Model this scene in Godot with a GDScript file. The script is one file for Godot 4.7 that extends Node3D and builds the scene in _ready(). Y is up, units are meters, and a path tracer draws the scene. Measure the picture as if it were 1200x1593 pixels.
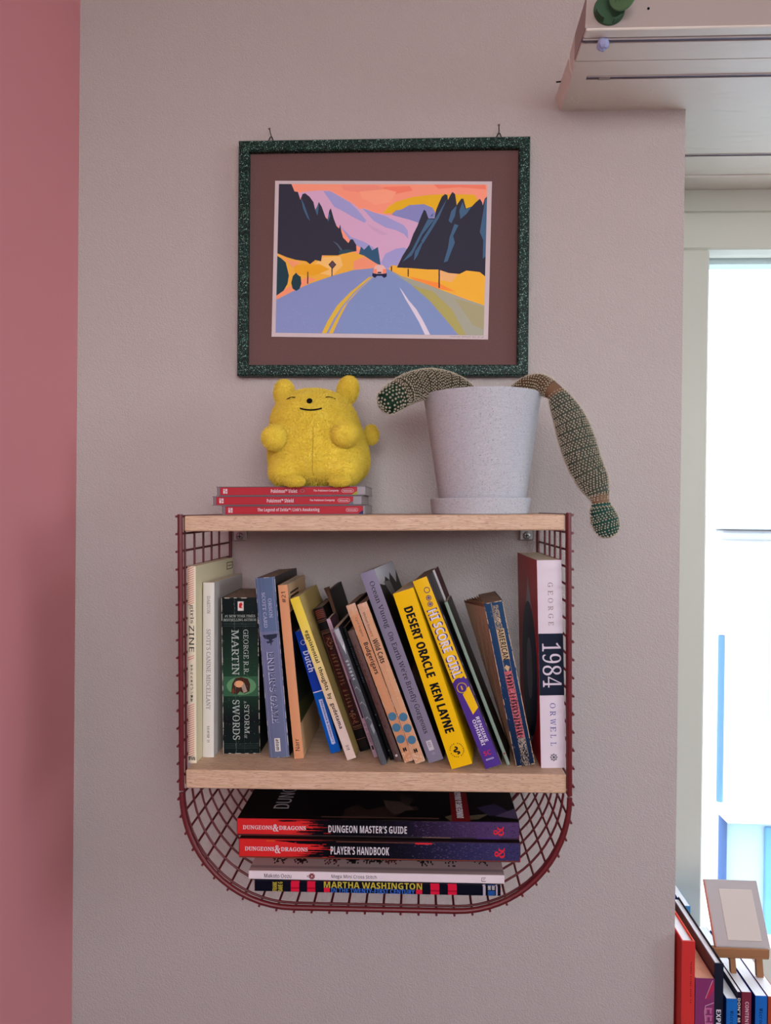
extends Node3D

# ---------------------------------------------------------------- helpers
class MB:
	var v := PackedVector3Array()
	var n := PackedVector3Array()
	var t := PackedVector2Array()
	func tri(a: Vector3, b: Vector3, c: Vector3, na: Vector3, nb: Vector3, nc: Vector3, ua := Vector2.ZERO, ub := Vector2.ZERO, uc := Vector2.ZERO) -> void:
		if (b - a).cross(c - a).dot(na + nb + nc) > 0.0:
			v.append_array([a, c, b]); n.append_array([na, nc, nb]); t.append_array([ua, uc, ub])
		else:
			v.append_array([a, b, c]); n.append_array([na, nb, nc]); t.append_array([ua, ub, uc])
	func quad(a: Vector3, b: Vector3, c: Vector3, d: Vector3, m: Vector3, ua := Vector2(0, 1), ub := Vector2(1, 1), uc := Vector2(1, 0), ud := Vector2(0, 0)) -> void:
		tri(a, b, c, m, m, m, ua, ub, uc); tri(a, c, d, m, m, m, ua, uc, ud)
	func smooth4(p: Array, m: Array, u: Array) -> void:
		tri(p[0], p[1], p[2], m[0], m[1], m[2], u[0], u[1], u[2]); tri(p[0], p[2], p[3], m[0], m[2], m[3], u[0], u[2], u[3])
	func mesh() -> ArrayMesh:
		var a := []
		a.resize(Mesh.ARRAY_MAX)
		a[Mesh.ARRAY_VERTEX] = v; a[Mesh.ARRAY_NORMAL] = n; a[Mesh.ARRAY_TEX_UV] = t
		var m := ArrayMesh.new()
		m.add_surface_from_arrays(Mesh.PRIMITIVE_TRIANGLES, a)
		return m
	func box(c: Vector3, s: Vector3, b := 0.0) -> MB:
		var h := s * 0.5
		b = minf(b, minf(h.x, minf(h.y, h.z)) * 0.9)
		var i := h - Vector3(b, b, b)
		for ax in 3:
			var u := (ax + 1) % 3
			var w := (ax + 2) % 3
			for sg in [-1.0, 1.0]:
				var p := []
				var uv := []
				for q in [[-1, -1], [1, -1], [1, 1], [-1, 1]]:
					var k := Vector3.ZERO
					k[ax] = sg * h[ax]; k[u] = q[0] * i[u]; k[w] = q[1] * i[w]
					p.append(c + k)
					if ax == 2: uv.append(Vector2(k.x / s.x + 0.5, 0.5 - k.y / s.y))
					elif ax == 1: uv.append(Vector2(k.x / s.x + 0.5, 0.5 + k.z / s.z))
					else: uv.append(Vector2(0.5 - sg * k.z / s.z, 0.5 - k.y / s.y))
				var m := Vector3.ZERO
				m[ax] = sg
				quad(p[0], p[1], p[2], p[3], m, uv[0], uv[1], uv[2], uv[3])
			if b > 0.0:
				for su in [-1.0, 1.0]:
					for sw in [-1.0, 1.0]:
						var m2 := Vector3.ZERO
						m2[u] = su; m2[w] = sw
						m2 = m2.normalized()
						var e := []
						for q in [[-1, 0], [1, 0], [1, 1], [-1, 1]]:
							var k := Vector3.ZERO
							k[ax] = q[0] * i[ax]
							k[u] = su * (h[u] if q[1] == 0 else i[u]); k[w] = sw * (i[w] if q[1] == 0 else h[w])
							e.append(c + k)
						quad(e[0], e[1], e[2], e[3], m2)
		if b > 0.0:
			for sx in [-1.0, 1.0]:
				for sy in [-1.0, 1.0]:
					for sz in [-1.0, 1.0]:
						var m3 := Vector3(sx, sy, sz).normalized()
						tri(c + Vector3(sx * h.x, sy * i.y, sz * i.z), c + Vector3(sx * i.x, sy * h.y, sz * i.z), c + Vector3(sx * i.x, sy * i.y, sz * h.z), m3, m3, m3)
		return self
	# any convex solid of two quads (front a0..a3, back b0..b3)
	func hexa(a: Array, b: Array) -> MB:
		var mid := Vector3.ZERO
		for p in a: mid += p / 8.0
		for p in b: mid += p / 8.0
		var fs := [[a[0], a[1], a[2], a[3]], [b[0], b[1], b[2], b[3]]]
		for k in 4: fs.append([a[k], a[(k + 1) % 4], b[(k + 1) % 4], b[k]])
		for f in fs:
			var m: Vector3 = (f[1] - f[0]).cross(f[2] - f[0]).normalized()
			if m.length() < 0.5: m = (f[2] - f[0]).cross(f[3] - f[0]).normalized()
			if m.dot((f[0] + f[2]) * 0.5 - mid) < 0.0: m = -m
			quad(f[0], f[1], f[2], f[3], m)
		return self
	func tube(pts: Array, rad, sides := 8, closed := false, caps := true, vs := 1.0) -> MB:
		var cnt := pts.size()
		var rings := []
		var up := Vector3.ZERO
		for k in cnt:
			var a: Vector3 = pts[(k - 1 + cnt) % cnt] if closed else pts[maxi(k - 1, 0)]
			var b: Vector3 = pts[(k + 1) % cnt] if closed else pts[mini(k + 1, cnt - 1)]
			var d := (b - a).normalized()
			if k == 0:
				up = d.cross(Vector3.FORWARD if absf(d.z) < 0.9 else Vector3.UP).normalized()
			up = (up - d * up.dot(d)).normalized()
			var sd := d.cross(up)
			var ring := []
			for s in sides:
				var ang := TAU * s / sides
				ring.append(up * cos(ang) + sd * sin(ang))
			rings.append(ring)
		for k in (cnt if closed else cnt - 1):
			var k2 := (k + 1) % cnt
			var r1: float = rad[k] if rad is Array else rad
			var r2: float = rad[k2] if rad is Array else rad
			for s in sides:
				var s2 := (s + 1) % sides
				var m := [rings[k][s], rings[k][s2], rings[k2][s2], rings[k2][s]]
				smooth4([pts[k] + m[0] * r1, pts[k] + m[1] * r1, pts[k2] + m[2] * r2, pts[k2] + m[3] * r2], m, [Vector2(float(s) / sides, vs * k / cnt), Vector2((s + 1.0) / sides, vs * k / cnt), Vector2((s + 1.0) / sides, vs * (k + 1) / cnt), Vector2(float(s) / sides, vs * (k + 1) / cnt)])
		if caps and not closed:
			for e in [0, cnt - 1]:
				var r: float = rad[e] if rad is Array else rad
				var d2: Vector3 = (pts[0] - pts[1]).normalized() if e == 0 else (pts[cnt - 1] - pts[cnt - 2]).normalized()
				for s in sides:
					tri(pts[e], pts[e] + rings[e][s] * r, pts[e] + rings[e][(s + 1) % sides] * r, d2, d2, d2)
		return self
	# profile: array of Vector2(radius, height); sharp corners by repeating a point
	func lathe(pr: Array, segs := 48, c := Vector3.ZERO) -> MB:
		for k in pr.size() - 1:
			var d: Vector2 = pr[k + 1] - pr[k]
			if d.length() < 1e-7: continue
			var m2 := Vector2(d.y, -d.x).normalized()
			for s in segs:
				var a0 := TAU * s / segs
				var a1 := TAU * (s + 1) / segs
				var e0 := Vector3(cos(a0), 0, sin(a0))
				var e1 := Vector3(cos(a1), 0, sin(a1))
				var n0 := e0 * m2.x + Vector3.UP * m2.y
				var n1 := e1 * m2.x + Vector3.UP * m2.y
				smooth4([c + e0 * pr[k].x + Vector3.UP * pr[k].y, c + e1 * pr[k].x + Vector3.UP * pr[k].y, c + e1 * pr[k + 1].x + Vector3.UP * pr[k + 1].y, c + e0 * pr[k + 1].x + Vector3.UP * pr[k + 1].y], [n0, n1, n1, n0], [Vector2.ZERO, Vector2.ZERO, Vector2.ZERO, Vector2.ZERO])
		return self

# a print, painted in its own 0..1 coordinates (flat colours only)
class Print:
	var im: Image
	var w: int
	var h: int
	func _init(pw: int, ph: int, c: Color) -> void:
		w = pw; h = ph
		im = Image.create(w, h, false, Image.FORMAT_RGB8)
		im.fill(c)
	func rect(x0: float, y0: float, x1: float, y1: float, c: Color) -> void:
		im.fill_rect(Rect2i(roundi(x0 * w), roundi(y0 * h), maxi(1, roundi((x1 - x0) * w)), maxi(1, roundi((y1 - y0) * h))), c)
	func poly(a: Array, c: Color) -> void:
		var p := []
		var lo := 1e9
		var hi := -1e9
		for k in range(0, a.size() - 1, 2):
			p.append(Vector2(a[k] * w, a[k + 1] * h))
			lo = minf(lo, a[k + 1] * h); hi = maxf(hi, a[k + 1] * h)
		for y in range(maxi(0, floori(lo)), mini(h, ceili(hi) + 1)):
			var xs := []
			var yc := y + 0.5
			for k in p.size():
				var q: Vector2 = p[k]
				var r: Vector2 = p[(k + 1) % p.size()]
				if (q.y <= yc) != (r.y <= yc): xs.append(q.x + (yc - q.y) / (r.y - q.y) * (r.x - q.x))
			xs.sort()
			for k in range(0, xs.size() - 1, 2):
				var x0 := clampi(roundi(xs[k]), 0, w)
				var x1 := clampi(roundi(xs[k + 1]), 0, w)
				if x1 > x0: im.fill_rect(Rect2i(x0, y, x1 - x0, 1), c)
	func oval(x: float, y: float, rx: float, ry: float, c: Color) -> void:
		var a := []
		for k in 28: a.append_array([x + rx * cos(TAU * k / 28), y + ry * sin(TAU * k / 28)])
		poly(a, c)
	func blend(y0: float, y1: float, c0: Color, c1: Color) -> void:
		for y in range(int(y0 * h), int(y1 * h)):
			im.fill_rect(Rect2i(0, y, w, 1), c0.lerp(c1, (y - y0 * h) / ((y1 - y0) * h)))
	func specks(cnt: int, sx: int, sy: int, c: Color, sd: int, x0 := 0.0, y0 := 0.0, x1 := 1.0, y1 := 1.0) -> void:
		var g := RandomNumberGenerator.new()
		g.seed = sd
		for k in cnt:
			im.fill_rect(Rect2i(int(g.randf_range(x0, x1) * w), int(g.randf_range(y0, y1) * h), g.randi_range(1, sx), g.randi_range(1, sy)), c)
	func edges(c: Color, sd: int, cnt: int, most: int) -> void:
		var g := RandomNumberGenerator.new()
		g.seed = sd
		for k in cnt:
			var d := g.randi_range(1, most)
			var l := g.randi_range(2, h / 24)
			im.fill_rect(Rect2i(0 if g.randf() < 0.5 else w - d, g.randi_range(0, h), d, l), c)
			if k % 6 == 0: im.fill_rect(Rect2i(g.randi_range(0, w), 0 if g.randf() < 0.5 else h - d, g.randi_range(2, w / 6), d), c)
	func done() -> ImageTexture:
		return ImageTexture.create_from_image(im)

var taken := {}
var cache := {}
var S := Transform3D.IDENTITY   # the shelf hangs a little out of true; all that is on it turns with it
var rng := RandomNumberGenerator.new()
var SANS: Font
var BOLD: Font
var SERIF: Font
var SERIFB: Font
var MONO: Font

func numbered(parent: Node, called: String) -> String:
	var k := str(parent.get_instance_id()) + called
	var c: int = taken.get(k, 0)
	taken[k] = c + 1
	return called if c == 0 else "%s_%03d" % [called, c]

func tag(o: Node3D, label: String, category: String, group := "", kind := "") -> Node3D:
	o.set_meta("label", label); o.set_meta("category", category)
	if group: o.set_meta("group", group)
	if kind: o.set_meta("kind", kind)
	return o

func thing(called: String, label: String, category: String, at := Transform3D.IDENTITY, group := "") -> Node3D:
	var o := Node3D.new()
	o.name = numbered(self, called)
	add_child(o)
	o.transform = at
	tag(o, label, category, group)
	return o

func part(parent: Node, called: String, mesh: Mesh, m: Material, at := Transform3D.IDENTITY) -> MeshInstance3D:
	var o := MeshInstance3D.new()
	o.name = numbered(parent, called)
	o.mesh = mesh
	o.material_override = m
	o.transform = at
	parent.add_child(o)
	return o

func struct(called: String, label: String, category: String, mesh: Mesh, m: Material) -> MeshInstance3D:
	var o := part(self, called, mesh, m)
	tag(o, label, category, "", "structure")
	return o

func mat(c: Color, rough := 0.6, metal := 0.0) -> StandardMaterial3D:
	var k := "%s %s %s" % [c, rough, metal]
	if not cache.has(k):
		var m := StandardMaterial3D.new()
		m.albedo_color = c; m.roughness = rough; m.metallic = metal
		m.metallic_specular = 0.5 if metal > 0.0 else 0.22
		cache[k] = m
	return cache[k]

func tex_mat(t: Texture2D, rough := 0.5, tint := Color.WHITE) -> StandardMaterial3D:
	var m := StandardMaterial3D.new()
	m.albedo_texture = t; m.roughness = rough; m.albedo_color = tint
	m.metallic_specular = 0.22
	m.texture_repeat = false
	return m

func bx(c: Vector3, s: Vector3, b := 0.0) -> ArrayMesh:
	return MB.new().box(c, s, b).mesh()

func lohi(a: Vector3, b: Vector3, bev := 0.0) -> ArrayMesh:
	return MB.new().box((a + b) * 0.5, b - a, bev).mesh()

func noise_tex(freq: float, octaves: int, cols: Array, size := 512, kind := FastNoiseLite.TYPE_SIMPLEX_SMOOTH, sd := 1) -> NoiseTexture2D:
	var f := FastNoiseLite.new()
	f.noise_type = kind; f.frequency = freq; f.seed = sd
	f.fractal_octaves = octaves
	var t := NoiseTexture2D.new()
	t.width = size; t.height = size; t.seamless = true; t.noise = f
	if cols.size():
		var r := Gradient.new()
		var off := PackedFloat32Array()
		var cc := PackedColorArray()
		for k in range(0, cols.size(), 2):
			off.append(cols[k]); cc.append(cols[k + 1])
		r.offsets = off; r.colors = cc
		t.color_ramp = r
	return t

# lettering: a TextMesh stretched to length x height, laid in the plane of right/up about a centre
func lettering(parent: Node, s: String, font: Font, c: Vector3, right: Vector3, up: Vector3, length: float, height: float, col: Color, called := "lettering", deep := 0.00015) -> void:
	var tm := TextMesh.new()
	tm.text = s; tm.font = font; tm.font_size = 48; tm.pixel_size = 0.01; tm.depth = 0.01; tm.curve_step = 1.0
	tm.horizontal_alignment = HORIZONTAL_ALIGNMENT_CENTER
	tm.vertical_alignment = VERTICAL_ALIGNMENT_CENTER
	var a := tm.get_aabb()
	if a.size.x < 1e-5: return
	var fx := length / a.size.x
	var fy := height / a.size.y
	var r := right.normalized()
	var u := up.normalized()
	var b := Basis(r * fx, u * fy, r.cross(u) * (deep / 0.01))
	var mid := a.position + a.size * 0.5
	part(parent, called, tm, mat(col, 0.6), Transform3D(b, c - b * Vector3(mid.x, mid.y, 0)))

func disc(parent: Node, called: String, c: Vector3, r: float, m: Material, thick := 0.0003) -> void:
	var mb := MB.new()
	mb.lathe([Vector2(0, thick), Vector2(r, thick), Vector2(r, thick), Vector2(r, 0), Vector2(r, 0), Vector2(0, 0)], 24)
	part(parent, called, mb.mesh(), m, Transform3D(Basis(Vector3.RIGHT, PI / 2), c))

func ring(parent: Node, called: String, c: Vector3, r: float, w: float, m: Material, sx := 1.0) -> void:
	var p := []
	for k in 28: p.append(c + Vector3(r * sx * cos(TAU * k / 28), r * sin(TAU * k / 28), 0))
	part(parent, called, MB.new().tube(p, w, 5, true).mesh(), m)

func stroke(mb: MB, pts: Array, w: float) -> void:
	mb.tube(pts, w, 4)

func bump_grains(size: int, cnt: int, len0: float, len1: float, wid: float, ang: float, spread: float, sd: int, strength: float) -> ImageTexture:
	var g := RandomNumberGenerator.new()
	g.seed = sd
	var hgt := PackedFloat32Array()
	hgt.resize(size * size)
	for k in cnt:
		var cx := g.randf() * size
		var cy := g.randf() * size
		var a := ang + g.randfn() * spread
		var l := g.randf_range(len0, len1)
		var w := wid * g.randf_range(0.7, 1.5)
		var amp := g.randf_range(0.4, 1.0)
		var ca := cos(a)
		var sa := sin(a)
		var r := ceili(l)
		for dy in range(-r, r + 1):
			for dx in range(-r, r + 1):
				var p := (dx * ca + dy * sa) / l
				var q := (-dx * sa + dy * ca) / w
				var d := p * p + q * q
				if d < 1.0:
					var at := posmod(int(cy) + dy, size) * size + posmod(int(cx) + dx, size)
					hgt[at] = maxf(hgt[at], amp * (1.0 - d))
	var im := Image.create(size, size, false, Image.FORMAT_RGB8)
	for y in size:
		for x in size:
			var v := hgt[y * size + x] * 0.8 + 0.1 + g.randf() * 0.05
			im.set_pixel(x, y, Color(v, v, v))
	im.bump_map_to_normal_map(strength)
	return ImageTexture.create_from_image(im)

# ---------------------------------------------------------------- scene
func _ready() -> void:
	var cam := Camera3D.new()
	cam.name = "camera"
	cam.fov = rad_to_deg(2.0 * atan(796.5 / 1153.0))
	cam.near = 0.02; cam.far = 200.0
	add_child(cam)
	cam.position = Vector3(0.0505, 1.508, 0.9845)
	cam.rotation = Vector3(deg_to_rad(-0.3326), deg_to_rad(2.7245), deg_to_rad(0.6137))
	cam.current = true

	var we := WorldEnvironment.new()
	we.name = "world_environment"
	var env := Environment.new()
	var sky := Sky.new()
	var sm := ProceduralSkyMaterial.new()
	sm.sky_top_color = Color(0.88, 0.93, 1.0)
	sm.sky_horizon_color = Color(0.98, 0.99, 1.0)
	sm.ground_horizon_color = Color(0.62, 0.62, 0.62)
	sm.ground_bottom_color = Color(0.45, 0.44, 0.42)
	sm.sky_energy_multiplier = 2.15
	sm.ground_energy_multiplier = 0.8
	sky.sky_material = sm
	env.background_mode = Environment.BG_SKY
	env.sky = sky
	env.tonemap_mode = Environment.TONE_MAPPER_LINEAR
	env.tonemap_exposure = 1.25
	env.sdfgi_enabled = true; env.ssao_enabled = true; env.ssil_enabled = true
	we.environment = env
	add_child(we)

	# daylight through the large window in the side wall, out of the frame
	var al := AreaLight3D.new()
	al.name = "side_window_daylight"
	al.area_size = Vector2(0.9, 0.8)
	al.light_color = Color(0.86, 0.92, 1.0)
	al.light_energy = 1.15
	al.shadow_enabled = true
	al.position = Vector3(2.56, 1.87, 1.35)
	al.rotation = Vector3(0, PI / 2, 0)
	add_child(al)
	# and through the window in the wall behind the viewer
	var fl := AreaLight3D.new()
	fl.name = "front_window_daylight"
	fl.area_size = Vector2(1.5, 0.9)
	fl.light_color = Color(1.0, 0.968, 0.955)
	fl.light_energy = 1.12
	fl.shadow_enabled = true
	fl.position = Vector3(0.35, 2.03, 2.31)
	add_child(fl)

	SANS = SystemFont.new(); SANS.font_names = PackedStringArray(["Droid Sans"])
	BOLD = SystemFont.new(); BOLD.font_names = PackedStringArray(["Droid Sans"]); BOLD.font_weight = 700
	SERIF = SystemFont.new(); SERIF.font_names = PackedStringArray(["Droid Serif"])
	SERIFB = SystemFont.new(); SERIFB.font_names = PackedStringArray(["Droid Serif"]); SERIFB.font_weight = 700
	MONO = SystemFont.new(); MONO.font_names = PackedStringArray(["Droid Sans Mono"])
	rng.seed = 7
	var turn := Basis(Vector3.BACK, 0.0150)
	S = Transform3D(turn, Vector3(0, 1.5, 0) - turn * Vector3(0, 1.5, 0))

	room()
	window_side()
	outside()
	wall_shelf()
	shelf_books()
	basket_books()
	game_cases()
	plush()
	cactus()
	picture()
	sill_books()
	small_things()

func room() -> void:
	var grain := bump_grains(512, 2600, 5.0, 15.0, 5.0, 1.2, 0.6, 5, 6.0)
	var white := StandardMaterial3D.new()
	white.albedo_color = Color(0.705, 0.665, 0.645); white.roughness = 0.85
	white.normal_enabled = true; white.normal_texture = grain; white.normal_scale = 0.56
	white.uv1_triplanar = true; white.uv1_world_triplanar = true; white.uv1_scale = Vector3.ONE * 12.0
	var pink := StandardMaterial3D.new()
	pink.albedo_color = Color(0.84, 0.545, 0.56); pink.roughness = 0.7
	var ceil_mat := mat(Color(0.86, 0.84, 0.82), 0.9)
	# the papered wall: a masonry core with two drops of woodchip paper that meet in a seam
	var wall := struct("wall_back", "white woodchip-papered wall behind the shelf and the picture", "wall", lohi(Vector3(-0.417, 0, -0.33), Vector3(0.3870, 2.75, -0.002)), mat(Color(0.705, 0.665, 0.645), 0.9))
	part(wall, "wallpaper_drop", lohi(Vector3(-0.417, 0, -0.002), Vector3(0.24366, 2.75, 0), 0.00015), white)
	part(wall, "wallpaper_drop", lohi(Vector3(0.24374, 0, -0.002), Vector3(0.3890, 2.75, 0), 0.00015), white)
	part(wall, "window_reveal", lohi(Vector3(0.3870, 0, -0.33), Vector3(0.3886, 2.75, -0.002)), white)
	# nail hole left in the paper
	struct("wall_left", "plain pink painted side wall at the corner", "wall", lohi(Vector3(-0.52, 0, -0.33), Vector3(-0.417, 2.75, 2.47)), pink)
	struct("wall_lintel", "white wall above the window", "wall", lohi(Vector3(0.389, 2.0695, -0.33), Vector3(2.6, 2.75, 0)), white)
	struct("wall_below_window", "white wall below the window sill", "wall", lohi(Vector3(0.389, 0, -0.33), Vector3(2.6, 0.66, 0)), white)
	struct("wall_beside_window", "white wall on the far side of the window", "wall", lohi(Vector3(1.75, 0.66, -0.33), Vector3(2.6, 2.0695, 0)), white)
	var right := struct("wall_right", "white side wall with a small high window", "wall", MB.new().box(Vector3(2.66, 0.725, 1.06), Vector3(0.12, 1.45, 2.82)).box(Vector3(2.66, 2.52, 1.06), Vector3(0.12, 0.46, 2.82)).box(Vector3(2.66, 1.87, 0.275), Vector3(0.12, 0.84, 1.25)).box(Vector3(2.66, 1.87, 2.135), Vector3(0.12, 0.84, 0.67)).mesh(), white)
	part(right, "window_frame", MB.new().box(Vector3(2.66, 1.87, 1.35), Vector3(0.06, 0.84, 0.05)).box(Vector3(2.66, 1.475, 1.35), Vector3(0.06, 0.05, 0.9)).box(Vector3(2.66, 2.265, 1.35), Vector3(0.06, 0.05, 0.9)).mesh(), mat(Color(0.9, 0.9, 0.88), 0.4))
	var front := struct("wall_front", "white wall with a window opening behind the viewer", "wall", MB.new().box(Vector3(1.1, 0.785, 2.41), Vector3(3.24, 1.57, 0.12)).box(Vector3(1.1, 2.62, 2.41), Vector3(3.24, 0.26, 0.12)).box(Vector3(-0.46, 2.03, 2.41), Vector3(0.12, 0.92, 0.12)).box(Vector3(1.91, 2.03, 2.41), Vector3(1.62, 0.92, 0.12)).mesh(), white)
	part(front, "window_frame", MB.new().box(Vector3(0.35, 2.03, 2.41), Vector3(0.07, 0.92, 0.06)).box(Vector3(0.35, 1.60, 2.41), Vector3(1.5, 0.06, 0.06)).box(Vector3(0.35, 2.46, 2.41), Vector3(1.5, 0.06, 0.06)).mesh(), mat(Color(0.9, 0.9, 0.88), 0.4))
	struct("floor", "brown wooden floor", "floor", lohi(Vector3(-0.52, -0.12, -0.33), Vector3(2.72, 0, 2.47)), mat(Color(0.27, 0.19, 0.14), 0.5))
	struct("ceiling", "white ceiling", "ceiling", lohi(Vector3(-0.52, 2.75, -0.33), Vector3(2.72, 2.87, 2.47)), ceil_mat)

func window_side() -> void:
	var paint := StandardMaterial3D.new()
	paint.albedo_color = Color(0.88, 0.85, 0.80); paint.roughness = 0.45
	paint.normal_enabled = true; paint.normal_texture = bump_grains(256, 60, 6.0, 30.0, 4.0, 0.0, 0.1, 9, 2.0); paint.normal_scale = 0.25
	paint.uv1_triplanar = true; paint.uv1_world_triplanar = true; paint.uv1_scale = Vector3.ONE * 3.0
	var y := 2.0303
	# the white curtain board over the window: two planks, a seam, three sunk rails
	var pel := thing("trim_1", "white painted curtain board with sunk rails above the window", "trim", Transform3D.IDENTITY)
	pel.set_meta("kind", "structure")
	var r1 := 0.1455
	var fr := MB.new()
	fr.hexa([Vector3(0.2235, y + 0.002, 0.1655), Vector3(2.59, y + 0.002, 0.1655), Vector3(2.59, 2.0690, 0.1655), Vector3(0.2250, 2.0690, 0.1655)], [Vector3(0.2235, y + 0.002, 0.1085), Vector3(2.59, y + 0.002, 0.1085), Vector3(2.59, 2.0620, 0.1085), Vector3(0.2240, 2.0620, 0.1085)])
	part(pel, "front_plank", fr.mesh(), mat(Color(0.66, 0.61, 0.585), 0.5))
	var up := MB.new()
	up.box(Vector3(1.407, y + 0.0015, 0.158), Vector3(2.365, 0.003, 0.0145), 0.001)
	up.box(Vector3(1.407, y + 0.0015, 0.1251), Vector3(2.365, 0.003, 0.0332), 0.0006)
	part(pel, "soffit_strip", up.mesh(), paint)
	var bk := MB.new()
	bk.hexa([Vector3(0.2235, y, 0.1078), Vector3(2.59, y, 0.1078), Vector3(2.59, 2.0620, 0.1078), Vector3(0.2240, 2.0620, 0.1078)], [Vector3(0.2275, y, 0.0782), Vector3(2.59, y, 0.0782), Vector3(2.59, 2.0580, 0.0782), Vector3(0.2240, 2.0580, 0.0782)])
	bk.hexa([Vector3(0.2275, y, 0.0708), Vector3(2.59, y, 0.0708), Vector3(2.59, 2.0570, 0.0708), Vector3(0.2240, 2.0570, 0.0708)], [Vector3(0.2278, y, 0.0), Vector3(2.59, y, 0.0), Vector3(2.59, 2.0475, 0.0), Vector3(0.2210, 2.0475, 0.0)])
	bk.box(Vector3(1.409, y + 0.014, 0.0745), Vector3(2.36, 0.022, 0.0076))
	bk.hexa([Vector3(0.2270, y, 0.0782), Vector3(0.2450, y, 0.0782), Vector3(0.2450, 2.04, 0.0782), Vector3(0.2240, 2.04, 0.0782)], [Vector3(0.2272, y, 0.0708), Vector3(0.2450, y, 0.0708), Vector3(0.2450, 2.04, 0.0708), Vector3(0.2240, 2.04, 0.0708)])
	bk.box(Vector3(1.07, y + 0.0195, -0.0616), Vector3(1.36, 0.039, 0.1232))
	bk.box(Vector3(1.07, y + 0.0195, -0.1610), Vector3(1.36, 0.039, 0.0600))
	bk.box(Vector3(1.07, y + 0.0235, -0.1271), Vector3(1.36, 0.031, 0.0082))
	bk.box(Vector3(1.07, y + 0.0165, -0.2640), Vector3(1.36, 0.039, 0.1440), 0.002)
	part(pel, "back_plank", bk.mesh(), paint)
	var metal := mat(Color(0.40, 0.39, 0.45), 0.5)
	var lip := mat(Color(0.72, 0.69, 0.68), 0.4)
	for q in [[0.1455, 0.2245], [0.0745, 0.2455], [-0.1271, 0.3895]]:
		var x0: float = q[1]
		var x1 := 2.585 if q[0] > 0 else 1.745
		var rl := part(pel, "curtain_rail", lohi(Vector3(x0, y + 0.0009, q[0] - 0.0034), Vector3(x1, y + 0.0035, q[0] + 0.0030)), metal)
		part(rl, "rail_lip", MB.new().box(Vector3((x0 + x1) / 2, y + 0.0002, q[0] + 0.0040), Vector3(x1 - x0, 0.0032, 0.0014), 0.0004).mesh(), lip)
	part(pel, "rail_stop", bx(Vector3(0.2665, y + 0.0005, 0.0745), Vector3(0.014, 0.003, 0.0078), 0.0008), mat(Color(0.62, 0.59, 0.57), 0.5))
	part(pel, "rail_stop", bx(Vector3(0.2350, y + 0.001, 0.1455), Vector3(0.016, 0.0025, 0.0066), 0.0008), mat(Color(0.42, 0.40, 0.43), 0.5))
	for q in [[0.2911, 2.052, 0.1656]]: disc(pel, "screw_hole", Vector3(q[0], q[1], q[2]), 0.0014, mat(Color(0.08, 0.07, 0.07), 0.9))
	part(pel, "nail_stub", MB.new().tube([Vector3(0.224, 2.052, 0.03), Vector3(0.2165, 2.0515, 0.03)], 0.0011, 6).mesh(), mat(Color(0.2, 0.18, 0.18), 0.5))
	var chips := MB.new()
	for k in 46:
		var c := Vector2(0.243 + 0.006 * rng.randfn(), 0.026 + 0.010 * rng.randfn()) if k < 30 else Vector2(rng.randf_range(0.25, 0.34), rng.randf_range(0.01, 0.06))
		if c.y < 0.003 or c.x < 0.231: continue
		chips.box(Vector3(c.x, y - 0.0001, c.y), Vector3(rng.randf_range(0.0006, 0.0026), 0.0004, rng.randf_range(0.0006, 0.0020)))
	part(pel, "paint_flakes", chips.mesh(), mat(Color(0.92, 0.90, 0.87), 0.8)).set_meta("kind", "stuff")
	# window: fixed frame, sash, pane, sill
	var fm := mat(Color(0.76, 0.76, 0.71), 0.4)
	var win := thing("window_1", "white wooden window in the deep recess", "window")
	win.set_meta("kind", "structure")
	var f := MB.new()
	f.box(Vector3(1.07, 2.0095, -0.262), Vector3(1.361, 0.0375, 0.048), 0.002)
	f.box(Vector3(0.427, 1.345, -0.262), Vector3(0.0765, 1.36, 0.048), 0.002)
	f.box(Vector3(1.712, 1.345, -0.262), Vector3(0.0755, 1.36, 0.048), 0.002)
	f.box(Vector3(1.07, 0.70, -0.262), Vector3(1.361, 0.07, 0.048), 0.002)
	part(win, "window_frame", f.mesh(), fm)
	var s := MB.new()
	s.box(Vector3(1.07, 1.9602, -0.258), Vector3(1.21, 0.0606, 0.046), 0.003)
	s.box(Vector3(0.4885, 1.335, -0.258), Vector3(0.0465, 1.19, 0.0459), 0.003)
	s.box(Vector3(1.652, 1.335, -0.258), Vector3(0.0465, 1.19, 0.0459), 0.003)
	s.box(Vector3(1.07, 0.77, -0.258), Vector3(1.21, 0.065, 0.0459), 0.003)
	part(win, "sash", s.mesh(), fm)
	var gm := StandardMaterial3D.new()
	gm.albedo_color = Color(1, 1, 1, 0.04); gm.roughness = 0.0; gm.metallic_specular = 0.3
	gm.transparency = BaseMaterial3D.TRANSPARENCY_ALPHA
	part(win, "pane", bx(Vector3(1.07, 1.366, -0.262), Vector3(1.118, 1.128, 0.004)), gm)
	part(win, "outer_soffit", bx(Vector3(1.07, 1.966, -0.300), Vector3(1.361, 0.088, 0.028)), mat(Color(0.72, 0.80, 0.80), 0.7))
	part(win, "outer_jamb", bx(Vector3(0.440, 1.345, -0.308), Vector3(0.1035, 1.28, 0.043)), mat(Color(0.85, 0.86, 0.86), 0.7))
	part(win, "sill", lohi(Vector3(0.3892, 0.665, -0.236), Vector3(1.749, 0.70, 0.075), 0.004), mat(Color(0.85, 0.83, 0.80), 0.4))

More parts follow.
